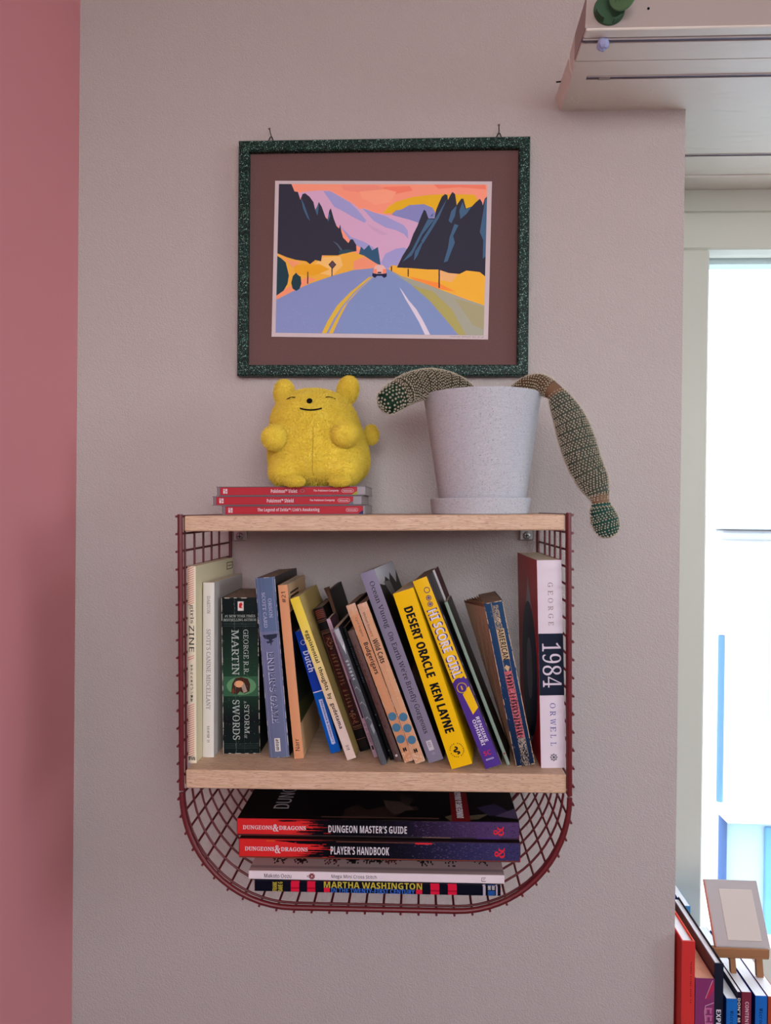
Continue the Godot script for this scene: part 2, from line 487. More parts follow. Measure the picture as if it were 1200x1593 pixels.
func outside() -> void:
	var z := -7.5
	var b := thing("facade", "pale sunlit building across the street seen through the window", "building")
	var wm := mat(Color(0.93, 0.94, 0.94), 0.8)
	part(b, "wall", lohi(Vector3(3.36, -9, z - 3.0), Vector3(12, 1.41, z)), wm)
	var far := thing("annex", "white rendered building behind the pale facade across the street", "building")
	part(far, "wall", lohi(Vector3(-4, -9, z - 5.0), Vector3(9, 0.9, z - 3.4)), mat(Color(0.97, 0.97, 0.96), 0.8))
	part(b, "cornice", MB.new().box(Vector3(7.7, 1.36, z + 0.05), Vector3(8.85, 0.09, 0.5), 0.02).box(Vector3(7.7, 1.25, z + 0.02), Vector3(8.7, 0.1, 0.3), 0.03).mesh(), mat(Color(0.74, 0.76, 0.78), 0.8))
	part(b, "drainpipe", MB.new().tube([Vector3(3.47, 1.15, z + 0.08), Vector3(3.41, 0.85, z + 0.08), Vector3(3.41, 0.14, z + 0.08)], 0.035, 10).mesh(), wm)
	part(b, "drainpipe", MB.new().tube([Vector3(3.41, 0.13, z + 0.08), Vector3(3.41, -1.72, z + 0.08)], 0.036, 10).mesh(), mat(Color(0.30, 0.45, 0.62), 0.6))
	part(b, "drainpipe", MB.new().tube([Vector3(3.45, -1.86, z + 0.08), Vector3(3.45, -9, z + 0.08)], 0.045, 10).mesh(), mat(Color(0.22, 0.33, 0.50), 0.6))
	part(b, "ledge", lohi(Vector3(3.38, -1.86, z), Vector3(12, -1.72, z + 0.35), 0.02), mat(Color(0.9, 0.92, 0.93), 0.8))
	part(b, "shop_front", lohi(Vector3(3.47, -9, z), Vector3(12, -1.9, z + 0.03)), mat(Color(0.62, 0.74, 0.78), 0.6))
	for q in [[3.93, -1.15, 4.7, 0.6], [5.6, -1.15, 6.4, 0.6], [7.3, -1.15, 8.1, 0.6]]:
		var w := part(b, "window", MB.new().box(Vector3((q[0] + q[2]) / 2, (q[1] + q[3]) / 2, z + 0.03), Vector3(q[2] - q[0] + 0.12, q[3] - q[1] + 0.12, 0.06), 0.01).mesh(), mat(Color(0.80, 0.87, 0.90), 0.7))
		part(w, "pane", bx(Vector3((q[0] + q[2]) / 2, (q[1] + q[3]) / 2, z + 0.062), Vector3(q[2] - q[0], q[3] - q[1], 0.01)), mat(Color(0.62, 0.75, 0.85), 0.2))
	for q in [[3.92, -3.6, 4.9, -2.0], [5.5, -3.6, 6.5, -2.0]]:
		part(b, "shop_window", bx(Vector3((q[0] + q[2]) / 2, (q[1] + q[3]) / 2, z + 0.06), Vector3(q[2] - q[0], q[3] - q[1], 0.05), 0.01), mat(Color(0.35, 0.58, 0.74), 0.3))
	struct("street", "pale street below the window", "street", lohi(Vector3(-20, -9.1, -40), Vector3(30, -9, -1.5)), mat(Color(0.78, 0.78, 0.77), 0.9))

# U of the basket: straight sides, two round corners, flat bottom; o = outward offset
func u_path(ytop: float, o: float, z: float) -> Array:
	var p := []
	var rx := 0.1175 + o
	for k in 5: p.append(Vector3(-0.2025 - o, lerpf(ytop, 1.2085, k / 4.0), z))
	for k in range(1, 17):
		var a := PI + PI / 2 * k / 16.0
		p.append(Vector3(-0.085 + rx * cos(a), 1.2085 + (0.1192 + o) * sin(a), z))
	for k in range(0, 17):
		var a2 := PI * 1.5 + PI / 2 * k / 16.0
		p.append(Vector3(0.085 + rx * cos(a2), 1.2085 + (0.1192 + o) * sin(a2), z))
	for k in range(1, 5): p.append(Vector3(0.2025 + o, lerpf(1.2085, ytop, k / 4.0), z))
	return p

func wall_shelf() -> void:
	var D := 0.2157
	var sh := thing("wall_shelf", "red wire wall shelf with two pale wood planks and a rounded basket below", "shelf", S)
	var red := StandardMaterial3D.new()
	red.albedo_color = Color(0.36, 0.07, 0.09); red.roughness = 0.38
	var wood := StandardMaterial3D.new()
	wood.albedo_texture = noise_tex(0.018, 4, [0.0, Color(0.65, 0.52, 0.42), 0.40, Color(0.77, 0.64, 0.52), 0.53, Color(0.79, 0.66, 0.54), 0.575, Color(0.57, 0.44, 0.35), 0.625, Color(0.78, 0.65, 0.54), 1.0, Color(0.82, 0.70, 0.59)], 512)
	wood.roughness = 0.55
	wood.uv1_triplanar = true; wood.uv1_scale = Vector3(2.2, 42.0, 26.0); wood.uv1_triplanar_sharpness = 8.0
	part(sh, "plank", lohi(Vector3(-0.1983, 1.4838, 0.006), Vector3(0.1987, 1.5000, D), 0.0012), wood)
	part(sh, "plank", lohi(Vector3(-0.1983, 1.2128, 0.006), Vector3(0.1990, 1.2323, D), 0.0012), wood)
	for s in [-1.0, 1.0]:
		part(sh, "post", MB.new().tube([Vector3(s * 0.2025, 1.2110, D), Vector3(s * 0.2025, 1.33, D), Vector3(s * 0.2025, 1.5018, D)], 0.0028, 12).mesh(), red)
	var rim := []
	for p in u_path(1.2090, 0.0, D):
		rim.append(p)
	part(sh, "basket_rim", MB.new().tube(rim.slice(4, rim.size() - 4), 0.0028, 12).mesh(), red)
	for z in [0.197, 0.163, 0.129, 0.095, 0.061, 0.006]:
		for s in [-1.0, 1.0]:
			part(sh, "side_wire", MB.new().tube([Vector3(s * 0.2037, 1.2110, z), Vector3(s * 0.2037, 1.35, z), Vector3(s * 0.2037, 1.4985 if z > 0.01 else 1.4830, z)], 0.0013 if z > 0.01 else 0.0022, 8).mesh(), red)
	for z in [0.204, 0.177, 0.150, 0.123, 0.096, 0.069, 0.042, 0.006]:
		part(sh, "long_wire", MB.new().tube(u_path(1.2090, 0.0012, z).slice(4, 42 - 4), 0.0013 if z > 0.01 else 0.0022, 8).mesh(), red)
	# cross wires, evenly spaced along the outside of the U
	var path := u_path(1.4995, 0.0036, 0.0)
	var lens := [0.0]
	for k in range(1, path.size()): lens.append(lens[k - 1] + path[k].distance_to(path[k - 1]))
	var total: float = lens[-1]
	var cnt := roundi(total / 0.0187)
	for j in cnt + 1:
		var d := total * j / cnt
		var k := 1
		while k < path.size() - 1 and lens[k] < d: k += 1
		var p: Vector3 = path[k - 1].lerp(path[k], (d - lens[k - 1]) / (lens[k] - lens[k - 1]))
		part(sh, "cross_wire", MB.new().tube([Vector3(p.x, p.y, 0.003), Vector3(p.x, p.y, 0.1), Vector3(p.x, p.y, 0.2176)], 0.0013, 8).mesh(), red)
	# wall plates
	for x in [-0.1916, 0.1893]:
		var pl := part(sh, "wall_plate", MB.new().box(Vector3(x, 1.4742, 0.0018), Vector3(0.0185, 0.0200, 0.0032), 0.0014).mesh(), mat(Color(0.62, 0.61, 0.60), 0.35, 0.6))
		var sc := MB.new()
		sc.lathe([Vector2(0, 0.002), Vector2(0.003, 0.0019), Vector2(0.0052, 0.0004), Vector2(0.0052, 0)], 20)
		var scn := part(pl, "screw", sc.mesh(), mat(Color(0.70, 0.70, 0.70), 0.3, 0.8), Transform3D(Basis(Vector3.RIGHT, PI / 2), Vector3(x, 1.4705, 0.0033)))
		part(pl, "screw_slot", MB.new().box(Vector3(x, 1.4705, 0.0052), Vector3(0.0056, 0.0013, 0.0006)).box(Vector3(x, 1.4705, 0.0052), Vector3(0.0013, 0.0056, 0.0006)).mesh(), mat(Color(0.08, 0.08, 0.08), 0.6))

# ---------------------------------------------------------------- books
var page_mat: StandardMaterial3D
var page_dark: StandardMaterial3D

func pages_material(a: Color, b: Color) -> StandardMaterial3D:
	var m := StandardMaterial3D.new()
	m.albedo_texture = noise_tex(0.06, 2, [0.0, b, 0.5, a, 1.0, a.lightened(0.1)], 256)
	m.uv1_triplanar = true
	m.uv1_scale = Vector3(90, 3, 3)
	m.roughness = 0.9
	return m

# a book: origin at the front lower left corner of its spine; x across the spine, y up it, the boards run back along -z
func book(called: String, label: String, at: Transform3D, t: float, h: float, d: float, spine: Material, left: Material, right: Material, pages: Material, bulge := 0.0008, hard := false, group := "books standing on the lower plank") -> Node3D:
	var o := thing(called, label, "book", at, group)
	o.set_meta("t", t); o.set_meta("h", h)
	var c := 0.0022 if hard else 0.00035
	c = minf(c, t * 0.15)
	var mb := MB.new()
	var nx := 8
	var th := maxf(0.0006, c)
	for k in nx:
		var u0 := float(k) / nx
		var u1 := float(k + 1) / nx
		var z0 := -bulge * pow(absf(2 * u0 - 1), 2.6)
		var z1 := -bulge * pow(absf(2 * u1 - 1), 2.6)
		var n0 := Vector3((2 * u0 - 1) * bulge * 5.2 / t, 0, 1).normalized()
		var n1 := Vector3((2 * u1 - 1) * bulge * 5.2 / t, 0, 1).normalized()
		mb.smooth4([Vector3(u0 * t, 0, z0), Vector3(u1 * t, 0, z1), Vector3(u1 * t, h, z1), Vector3(u0 * t, h, z0)], [n0, n1, n1, n0], [Vector2(u0, 1), Vector2(u1, 1), Vector2(u1, 0), Vector2(u0, 0)])
		for y in [0.0, h]:
			mb.quad(Vector3(u0 * t, y, z0), Vector3(u1 * t, y, z1), Vector3(u1 * t, y, -bulge - th), Vector3(u0 * t, y, -bulge - th), Vector3(0, 1 if y > 0 else -1, 0), Vector2(u0, 0.001), Vector2(u1, 0.001), Vector2(u1, 0.002), Vector2(u0, 0.002))
	for x in [0.0, t]:
		mb.quad(Vector3(x, 0, -bulge), Vector3(x, h, -bulge), Vector3(x, h, -bulge - th), Vector3(x, 0, -bulge - th), Vector3(1 if x > 0 else -1, 0, 0), Vector2(x / t, 1), Vector2(x / t, 0), Vector2(x / t, 0), Vector2(x / t, 1))
	mb.quad(Vector3(0, 0, -bulge - th), Vector3(t, 0, -bulge - th), Vector3(t, h, -bulge - th), Vector3(0, h, -bulge - th), Vector3.FORWARD)
	part(o, "spine", mb.mesh(), spine)
	var zb := -bulge - th
	part(o, "back_cover", lohi(Vector3(0, 0, -d), Vector3(c, h, zb), c * 0.3), left)
	part(o, "front_cover", lohi(Vector3(t - c, 0, -d), Vector3(t, h, zb), c * 0.3), right)
	var ins := 0.003 if hard else 0.0004
	part(o, "pages", lohi(Vector3(c, ins, -d + ins), Vector3(t - c, h - ins, zb)), pages)
	return o

# lettering down (or up) a spine; u = centre across the spine, v0..v1 = from the top
func down(o: Node3D, s: String, f: Font, u: float, v0: float, v1: float, tall: float, col: Color, upward := false, sag := 0.0) -> void:
	var t: float = o.get_meta("t")
	var h: float = o.get_meta("h")
	var r := Vector3.UP if upward else Vector3.DOWN
	var up := Vector3.LEFT if upward else Vector3.RIGHT
	lettering(o, s, f, Vector3(u * t, h * (1 - (v0 + v1) / 2), 0.00005 - sag), r, up, (v1 - v0) * h, tall * t, col)

func across(o: Node3D, s: String, f: Font, u0: float, u1: float, v: float, tall: float, col: Color, sag := 0.0) -> void:
	var t: float = o.get_meta("t")
	var h: float = o.get_meta("h")
	lettering(o, s, f, Vector3((u0 + u1) / 2 * t, h * (1 - v), 0.00005 - sag), Vector3.RIGHT, Vector3.UP, (u1 - u0) * t, tall, col)

func spot(o: Node3D, called: String, u: float, v: float, r: float, col: Color) -> void:
	disc(o, called, Vector3(u * float(o.get_meta("t")), float(o.get_meta("h")) * (1 - v), 0.00005), r, mat(col, 0.6), 0.0002)

func plate(o: Node3D, called: String, u0: float, u1: float, v0: float, v1: float, col: Color, lift := 0.0) -> void:
	var t: float = o.get_meta("t")
	var h: float = o.get_meta("h")
	part(o, called, lohi(Vector3(u0 * t, h * (1 - v1), -0.0004), Vector3(u1 * t, h * (1 - v0), 0.0001 + lift)), mat(col, 0.6))

func stand(x: float, z: float, lean: float, yaw: float) -> Transform3D:
	return S * Transform3D(Basis(Vector3.UP, deg_to_rad(yaw)) * Basis(Vector3.BACK, deg_to_rad(lean)), Vector3(x, 1.2324, z))

func shelf_books() -> void:
	page_mat = pages_material(Color(0.80, 0.73, 0.62), Color(0.62, 0.54, 0.44))
	page_dark = pages_material(Color(0.52, 0.42, 0.34), Color(0.36, 0.27, 0.21))
	var ink := Color(0.10, 0.09, 0.10)
	var o: Node3D
	var p: Print
	# 1 cream zine guide, diagonal pink stripes
	p = Print.new(48, 1024, Color(0.86, 0.81, 0.70))
	for k in 96:
		var v := k * 0.0112 - 0.02
		if (v > 0.19 and v < 0.44) or (v > 0.47 and v < 0.69) or v > 0.955: continue
		p.poly([0.0, v + 0.014, 0.0, v + 0.018, 0.80, v + 0.004, 0.80, v], Color(0.80, 0.45, 0.42))
	o = book("book", "cream spine with fine pink diagonal stripes, first against the wire side", stand(-0.2023, 0.195, -0.1, -1.5), 0.0091, 0.213, 0.146, tex_mat(p.done(), 0.6), mat(Color(0.86, 0.81, 0.68)), mat(Color(0.86, 0.81, 0.66)), page_mat)
	down(o, "girls", SERIF, 0.52, 0.195, 0.29, 0.52, ink)
	down(o, "ZINE", SANS, 0.5, 0.30, 0.435, 0.60, ink)
	kana(o)
	across(o, "BNN", BOLD, 0.1, 0.86, 0.975, 0.0040, ink)
	var ob := MB.new()
	for q in [[0, 0, 1, 0], [1, 0, 1, 1], [1, 1, 0, 1], [0, 1, 0, 0], [0.2, 0.5, 0.8, 0.5]]: stroke(ob, [Vector3(0.0092, 0.200 + q[1] * 0.008, -0.118 - q[0] * 0.024), Vector3(0.0092, 0.200 + q[3] * 0.008, -0.118 - q[2] * 0.024)], 0.0004)
	part(o, "cover_stamp", ob.mesh(), mat(ink))
	# 2 white slim book
	o = book("book", "white spine with thin grey capitals, between the cream one and the thick dark green paperback", stand(-0.1923, 0.1753, -0.5, -1.5), 0.0125, 0.1935, 0.118, mat(Color(0.83, 0.80, 0.76), 0.5), mat(Color(0.8, 0.77, 0.73)), mat(Color(0.72, 0.69, 0.66), 0.5), page_mat, 0.001)
	var gr := Color(0.42, 0.40, 0.42)
	down(o, "DARTON", SERIF, 0.52, 0.077, 0.178, 0.30, gr)
	down(o, "SPOTT'S CANINE MISCELLANY", SERIF, 0.52, 0.267, 0.727, 0.36, gr)
	scribble(o, 0.52, 0.82, 0.925, 0.24, gr, 12, 22, 0.00022)
	# 3 thick fantasy paperback
	p = Print.new(256, 1024, Color(0.055, 0.10, 0.095))
	p.blend(0.19, 0.51, Color(0.06, 0.11, 0.10), Color(0.12, 0.24, 0.17))
	p.blend(0.63, 0.80, Color(0.10, 0.20, 0.15), Color(0.05, 0.07, 0.085))
	for v in [0.162, 0.172, 0.183, 0.935, 0.948, 0.962]: p.rect(0.05, v, 0.95, v + 0.003, Color(0.20, 0.27, 0.25))
	p.rect(0.02, 0.505, 0.98, 0.632, Color(0.20, 0.36, 0.26))
	p.oval(0.52, 0.565, 0.40, 0.058, Color(0.36, 0.54, 0.38))
	p.poly([0.24, 0.61, 0.27, 0.55, 0.36, 0.515, 0.52, 0.508, 0.70, 0.52, 0.76, 0.555, 0.74, 0.60, 0.60, 0.615, 0.48, 0.60, 0.40, 0.62], Color(0.24, 0.15, 0.11))
	p.oval(0.46, 0.553, 0.13, 0.022, Color(0.86, 0.62, 0.44))
	p.poly([0.52, 0.57, 0.60, 0.545, 0.68, 0.60, 0.58, 0.612], Color(0.62, 0.55, 0.50))
	p.poly([0.25, 0.60, 0.30, 0.575, 0.34, 0.60, 0.30, 0.618], Color(0.42, 0.22, 0.14))
	p.rect(0.45, 0.024, 0.61, 0.084, Color(0.86, 0.82, 0.80))
	p.poly([0.48, 0.062, 0.49, 0.038, 0.55, 0.030, 0.58, 0.045, 0.55, 0.055, 0.57, 0.066, 0.52, 0.068], Color(0.75, 0.12, 0.12))
	p.rect(0.355, 0.0, 0.362, 1.0, Color(0.30, 0.36, 0.34))
	p.rect(0.585, 0.0, 0.590, 1.0, Color(0.26, 0.32, 0.30))
	p.specks(160, 3, 5, Color(0.42, 0.46, 0.43), 31)
	p.specks(60, 2, 9, Color(0.55, 0.58, 0.55), 32, 0.34, 0.0, 0.37, 1.0)
	p.edges(Color(0.74, 0.70, 0.64), 33, 130, 5)
	o = book("book", "thick dark green paperback with worn white edges and a small red emblem on its spine", stand(-0.1722, 0.1637, 0.45, 1.0), 0.0415, 0.1752, 0.100, tex_mat(p.done(), 0.38), mat(Color(0.06, 0.09, 0.09)), mat(Color(0.06, 0.09, 0.09)), page_dark, 0.0007)
	var pale := Color(0.66, 0.70, 0.67)
	across(o, "#1 NEW YORK TIMES", SERIF, 0.10, 0.92, 0.118, 0.0028, pale, 0.0)
	across(o, "BESTSELLING AUTHOR", SERIF, 0.06, 0.95, 0.142, 0.0028, pale, 0.0)
	down(o, "MARTIN", SERIF, 0.37, 0.205, 0.495, 0.19, pale)
	down(o, "GEORGE R.R.", SERIF, 0.66, 0.205, 0.490, 0.13, pale)
	down(o, "SWORDS", SERIF, 0.37, 0.655, 0.91, 0.19, pale)
	down(o, "STORM", SERIF, 0.66, 0.685, 0.87, 0.13, pale)
	down(o, "A", SERIF, 0.62, 0.662, 0.677, 0.07, pale)
	down(o, "OF", SERIF, 0.62, 0.878, 0.90, 0.07, pale)
	# 4 lavender-blue paperback
	p = Print.new(128, 1024, Color(0.42, 0.43, 0.54))
	p.blend(0.0, 0.30, Color(0.32, 0.38, 0.49), Color(0.34, 0.40, 0.52))
	p.blend(0.30, 1.0, Color(0.41, 0.42, 0.54), Color(0.37, 0.40, 0.50))
	p.poly([0.14, 0.318, 0.95, 0.315, 0.86, 0.335, 0.62, 0.345, 0.55, 0.38, 0.45, 0.345, 0.25, 0.338], Color(0.14, 0.16, 0.23))
	p.poly([0.30, 0.355, 0.72, 0.35, 0.60, 0.362, 0.38, 0.365], Color(0.16, 0.18, 0.25))
	p.rect(0.10, 0, 0.115, 1, Color(0.52, 0.54, 0.66)); p.rect(0.88, 0, 0.893, 1, Color(0.52, 0.54, 0.66)); p.rect(0.31, 0, 0.317, 1, Color(0.46, 0.48, 0.60))
	p.edges(Color(0.75, 0.74, 0.76), 41, 60, 3)
	o = book("book", "lavender blue paperback with navy title, leaning slightly beside the thick dark green one", stand(-0.1171, 0.1758, 4.45, -1.5), 0.022, 0.1988, 0.125, tex_mat(p.done(), 0.4), mat(Color(0.4, 0.42, 0.56)), mat(Color(0.07, 0.07, 0.09), 0.35), page_dark, 0.001)
	var lav := Color(0.66, 0.66, 0.76)
	down(o, "ORSON", SERIF, 0.66, 0.118, 0.225, 0.17, lav)
	down(o, "SCOTT CARD", SERIF, 0.36, 0.082, 0.277, 0.17, lav)
	down(o, "ENDER'S GAME", SERIFB, 0.46, 0.412, 0.808, 0.33, Color(0.70, 0.71, 0.82))
	down(o, "ENDER'S GAME", SERIF, 0.485, 0.414, 0.806, 0.28, Color(0.10, 0.11, 0.24))
	plate(o, "label", 0.32, 0.60, 0.893, 0.966, Color(0.80, 0.78, 0.76))
	down(o, "atom", BOLD, 0.46, 0.898, 0.960, 0.17, ink)
	# 5 peach journal
	p = Print.new(256, 512, Color(0.05, 0.05, 0.05))
	p.rect(0, 0, 1, 0.16, Color(0.80, 0.66, 0.50))
	p.poly([0.0, 0.50, 0.5, 0.58, 1, 0.55, 1, 0.78, 0, 0.80], Color(0.10, 0.13, 0.07))
	p.poly([0.0, 0.68, 0.6, 0.72, 1, 0.70, 1, 0.80, 0, 0.80], Color(0.24, 0.25, 0.12))
	p.rect(0, 0.80, 1, 1, Color(0.79, 0.65, 0.48))
	for k in 4: p.rect(0.1, 0.05 + k * 0.025, 0.55, 0.062 + k * 0.025, Color(0.18, 0.15, 0.13))
	o = book("book", "narrow peach spine with a hash sign and number at its head, nearly upright", stand(-0.0893, 0.1779, 5.2, 0.0), 0.0105, 0.1914, 0.122, mat(Color(0.80, 0.56, 0.40), 0.5), mat(Color(0.80, 0.56, 0.40), 0.5), tex_mat(p.done(), 0.45), page_mat, 0.0004)
	down(o, "#21", SANS, 0.50, 0.040, 0.102, 0.42, ink, true)
	down(o, "Narr", SANS, 0.44, 0.885, 0.955, 0.46, ink, true)
	# 6 blue phrasebook
	p = Print.new(64, 512, Color(0.07, 0.22, 0.62))
	p.rect(0, 0.505, 1, 1, Color(0.04, 0.33, 0.68)); p.rect(0, 0.497, 1, 0.505, Color(0.85, 0.85, 0.9))
	p.specks(60, 3, 4, Color(0.03, 0.03, 0.06), 61, 0.9, 0, 1, 1)
	o = book("book", "short bright blue phrasebook leaning right beside the peach spine", stand(-0.0511, 0.1591, 16.4, 0.0), 0.0115, 0.1418, 0.090, tex_mat(p.done(), 0.4), mat(Color(0.06, 0.2, 0.55)), mat(Color(0.05, 0.16, 0.45)), page_mat, 0.0004)
	ring(o, "logo_ring", Vector3(0.0056, 0.1418 * 0.905, 0.0001), 0.0026, 0.0003, mat(Color(0.85, 0.87, 0.95)), 1.0)
	scribble(o, 0.5, 0.875, 0.935, 0.10, Color(0.85, 0.87, 0.95), 7, 62, 0.0002)
	down(o, "Dutch", BOLD, 0.50, 0.165, 0.335, 0.62, Color(0.80, 0.82, 0.92))
	plate(o, "label", 0.34, 0.72, 0.565, 0.93, Color(0.70, 0.73, 0.85))
	down(o, "Phrasebook & Dictionary", BOLD, 0.53, 0.58, 0.915, 0.24, Color(0.10, 0.22, 0.58))
	# 7 yellow to white spine
	p = Print.new(64, 1024, Color(0.88, 0.80, 0.70))
	p.blend(0.0, 0.14, Color(0.86, 0.75, 0.22), Color(0.87, 0.77, 0.30))
	p.blend(0.14, 0.45, Color(0.87, 0.77, 0.30), Color(0.86, 0.78, 0.54))
	p.blend(0.45, 0.80, Color(0.83, 0.73, 0.50), Color(0.82, 0.74, 0.70))
	p.blend(0.80, 1.0, Color(0.82, 0.74, 0.70), Color(0.82, 0.74, 0.69))
	o = book("book", "narrow spine fading from yellow to cream with chunky handwritten black lettering", stand(-0.0306, 0.1809, 19.5, -0.7), 0.0103, 0.1865, 0.128, tex_mat(p.done(), 0.45), mat(Color(0.80, 0.70, 0.40)), mat(Color(0.78, 0.68, 0.42)), page_mat, 0.0003)
	down(o, "eggsistential", BOLD, 0.50, 0.205, 0.405, 0.56, ink)
	down(o, "thoughts", BOLD, 0.50, 0.432, 0.575, 0.56, ink)
	down(o, "by", BOLD, 0.50, 0.597, 0.630, 0.56, ink)
	down(o, "gudetama", BOLD, 0.50, 0.655, 0.812, 0.56, ink)
	scribble(o, 0.5, 0.912, 0.945, 0.36, Color(0.3, 0.28, 0.3), 4, 72, 0.0002)
	# 8 gilt leather-look spine
	p = Print.new(96, 1024, Color(0.045, 0.03, 0.03))
	var gilt := Color(0.42, 0.27, 0.19)
	var lace := Color(0.22, 0.07, 0.055)
	p.rect(0.08, 0.01, 0.95, 0.075, lace)
	for k in 5: p.poly([0.1, 0.02 + k * 0.012, 0.5, 0.014 + k * 0.012, 0.9, 0.02 + k * 0.012, 0.9, 0.024 + k * 0.012, 0.5, 0.018 + k * 0.012, 0.1, 0.024 + k * 0.012], Color(0.48, 0.26, 0.17))
	for v in [0.083, 0.094, 0.155, 0.166, 0.835, 0.846, 0.915]: p.rect(0.04, v, 0.96, v + 0.004, gilt)
	p.rect(0.06, 0.175, 0.94, 0.83, gilt); p.rect(0.10, 0.18, 0.90, 0.825, Color(0.06, 0.03, 0.03)); p.rect(0.16, 0.19, 0.84, 0.815, lace)
	var g := RandomNumberGenerator.new()
	g.seed = 81
	for k in 26:
		for base in [0.20, 0.735]: p.oval(g.randf_range(0.2, 0.8), base + g.randf() * 0.075, 0.06, 0.003, Color(0.50, 0.33, 0.22))
	for base in [0.285, 0.725]: p.oval(0.5, base, 0.30, 0.012, Color(0.03, 0.02, 0.02)); p.oval(0.5, base, 0.16, 0.008, gilt)
	for k in 18: p.rect(0.15, 0.925 + k * 0.003, 0.85, 0.9262 + k * 0.003, Color(0.17, 0.10, 0.08))
	o = book("book", "dark brown antique-style spine with gilt ornament bands, behind the slim pinkish booklet", stand(-0.0190, 0.1524, 18.2, -1.0), 0.0120, 0.169, 0.105, tex_mat(p.done(), 0.45), mat(Color(0.08, 0.05, 0.045)), mat(Color(0.05, 0.03, 0.03)), page_dark, 0.0008)
	scribble(o, 0.50, 0.315, 0.70, 0.46, Color(0.50, 0.35, 0.24), 15, 82, 0.00040)
	# 9 tall tattered black cover with curled leaves
	o = book("book", "tall thin black-covered book with curling tan page edges sticking up behind", stand(-0.0048, 0.118, 17.6, -1.0), 0.004, 0.186, 0.110, mat(Color(0.33, 0.23, 0.18)), mat(Color(0.30, 0.21, 0.17)), mat(Color(0.02, 0.018, 0.02), 0.5), page_dark, 0.0003)
	for k in 4:
		var lp := MB.new()
		var x := 0.0007 + k * 0.0008
		for j in 8:
			var y0 := 0.110 + j * 0.0100
			var y1 := y0 + 0.0100
			var c0 := -0.0012 * pow(maxf(0, j - 5) / 3.0, 2) * (2 - k * 0.7)
			var c1 := -0.0012 * pow(maxf(0, j - 4) / 3.0, 2) * (2 - k * 0.7)
			lp.hexa([Vector3(x + c0, y0, 0.0012 + k * 0.0003), Vector3(x + c0 + 0.0005, y0, 0.0016 + k * 0.0003), Vector3(x + c1 + 0.0005, y1, 0.0016), Vector3(x + c1, y1, 0.0012)], [Vector3(x + c0, y0, -0.010), Vector3(x + c0 + 0.0005, y0, -0.010), Vector3(x + c1 + 0.0005, y1, -0.010), Vector3(x + c1, y1, -0.010)])
		part(o, "curled_leaf", lp.mesh(), mat([Color(0.52, 0.38, 0.30), Color(0.42, 0.30, 0.23)][k % 2], 0.9))
	# 10 slim pinkish-lavender booklet
	p = Print.new(32, 512, Color(0.66, 0.55, 0.60))
	p.rect(0.45, 0.10, 1.0, 0.46, Color(0.50, 0.38, 0.45)); p.rect(0.40, 0.44, 0.85, 0.72, Color(0.20, 0.13, 0.22))
	o = book("book", "very slim pinkish lavender booklet in front of the gilt brown spine", stand(-0.0018, 0.1712, 19.0, -1.0), 0.0042, 0.1609, 0.048, tex_mat(p.done(), 0.5), mat(Color(0.62, 0.52, 0.56)), mat(Color(0.34, 0.23, 0.28)), page_mat, 0.0002)
	scribble(o, 0.48, 0.755, 0.81, 0.5, Color(0.30, 0.24, 0.29), 5, 102, 0.00018)
	down(o, "STORIES", SANS, 0.48, 0.825, 0.905, 0.55, Color(0.30, 0.24, 0.29))
	scribble(o, 0.5, 0.03, 0.34, 0.42, Color(0.45, 0.34, 0.42), 24, 103, 0.00015)
	plate(o, "label", 0.25, 0.75, 0.915, 0.945, Color(0.16, 0.13, 0.15))
	# 11 grey glossy comic
	p = Print.new(64, 1024, Color(0.31, 0.32, 0.34))
	p.blend(0.0, 0.4, Color(0.42, 0.42, 0.44), Color(0.30, 0.31, 0.33))
	p.poly([0.1, 0.01, 0.9, 0.01, 0.95, 0.12, 0.6, 0.17, 0.2, 0.06], Color(0.62, 0.62, 0.64))
	p.poly([0.5, 0.14, 0.95, 0.12, 0.7, 0.20], Color(0.75, 0.75, 0.76))
	for k in 6: p.poly([0.1 + 0.1 * (k % 3), 0.24 + k * 0.026, 0.6, 0.235 + k * 0.026, 0.75, 0.25 + k * 0.026, 0.3, 0.252 + k * 0.026], Color(0.60, 0.61, 0.63))
	for k in 3: p.poly([0.1, 0.44 + k * 0.11, 0.5, 0.43 + k * 0.11, 0.95, 0.47 + k * 0.11, 0.95, 0.474 + k * 0.11, 0.5, 0.436 + k * 0.11, 0.1, 0.446 + k * 0.11], Color(0.58, 0.59, 0.60))
	p.poly([0.45, 0.72, 0.9, 0.70, 0.95, 0.76, 0.6, 0.78], Color(0.52, 0.52, 0.54))
	p.specks(150, 3, 8, Color(0.46, 0.47, 0.49), 111)
	p.specks(90, 3, 8, Color(0.20, 0.21, 0.22), 112)
	o = book("book", "grey marbled comic spine with pale streaks, foot nearest the shelf edge", stand(0.0074, 0.195, 19.6, -2.0), 0.0065, 0.1545, 0.13, tex_mat(p.done(), 0.3), mat(Color(0.22, 0.13, 0.14)), mat(Color(0.12, 0.12, 0.13)), page_mat, 0.0004)
	# 12 black slim
	o = book("book", "slim black spine with tiny grey lettering, right beside the grey marbled comic", stand(0.0166, 0.1788, 20.2, -2.0), 0.004, 0.1529, 0.115, mat(Color(0.022, 0.024, 0.035), 0.4), mat(Color(0.03, 0.03, 0.04)), mat(Color(0.02, 0.02, 0.025)), page_dark, 0.0003)
	scribble(o, 0.5, 0.07, 0.42, 0.36, Color(0.34, 0.36, 0.42), 26, 122, 0.00015)
	spot(o, "emblem", 0.5, 0.66, 0.0007, Color(0.4, 0.4, 0.42)); spot(o, "emblem", 0.5, 0.74, 0.0007, Color(0.4, 0.4, 0.42)); spot(o, "emblem", 0.5, 0.93, 0.0007, Color(0.4, 0.36, 0.36))
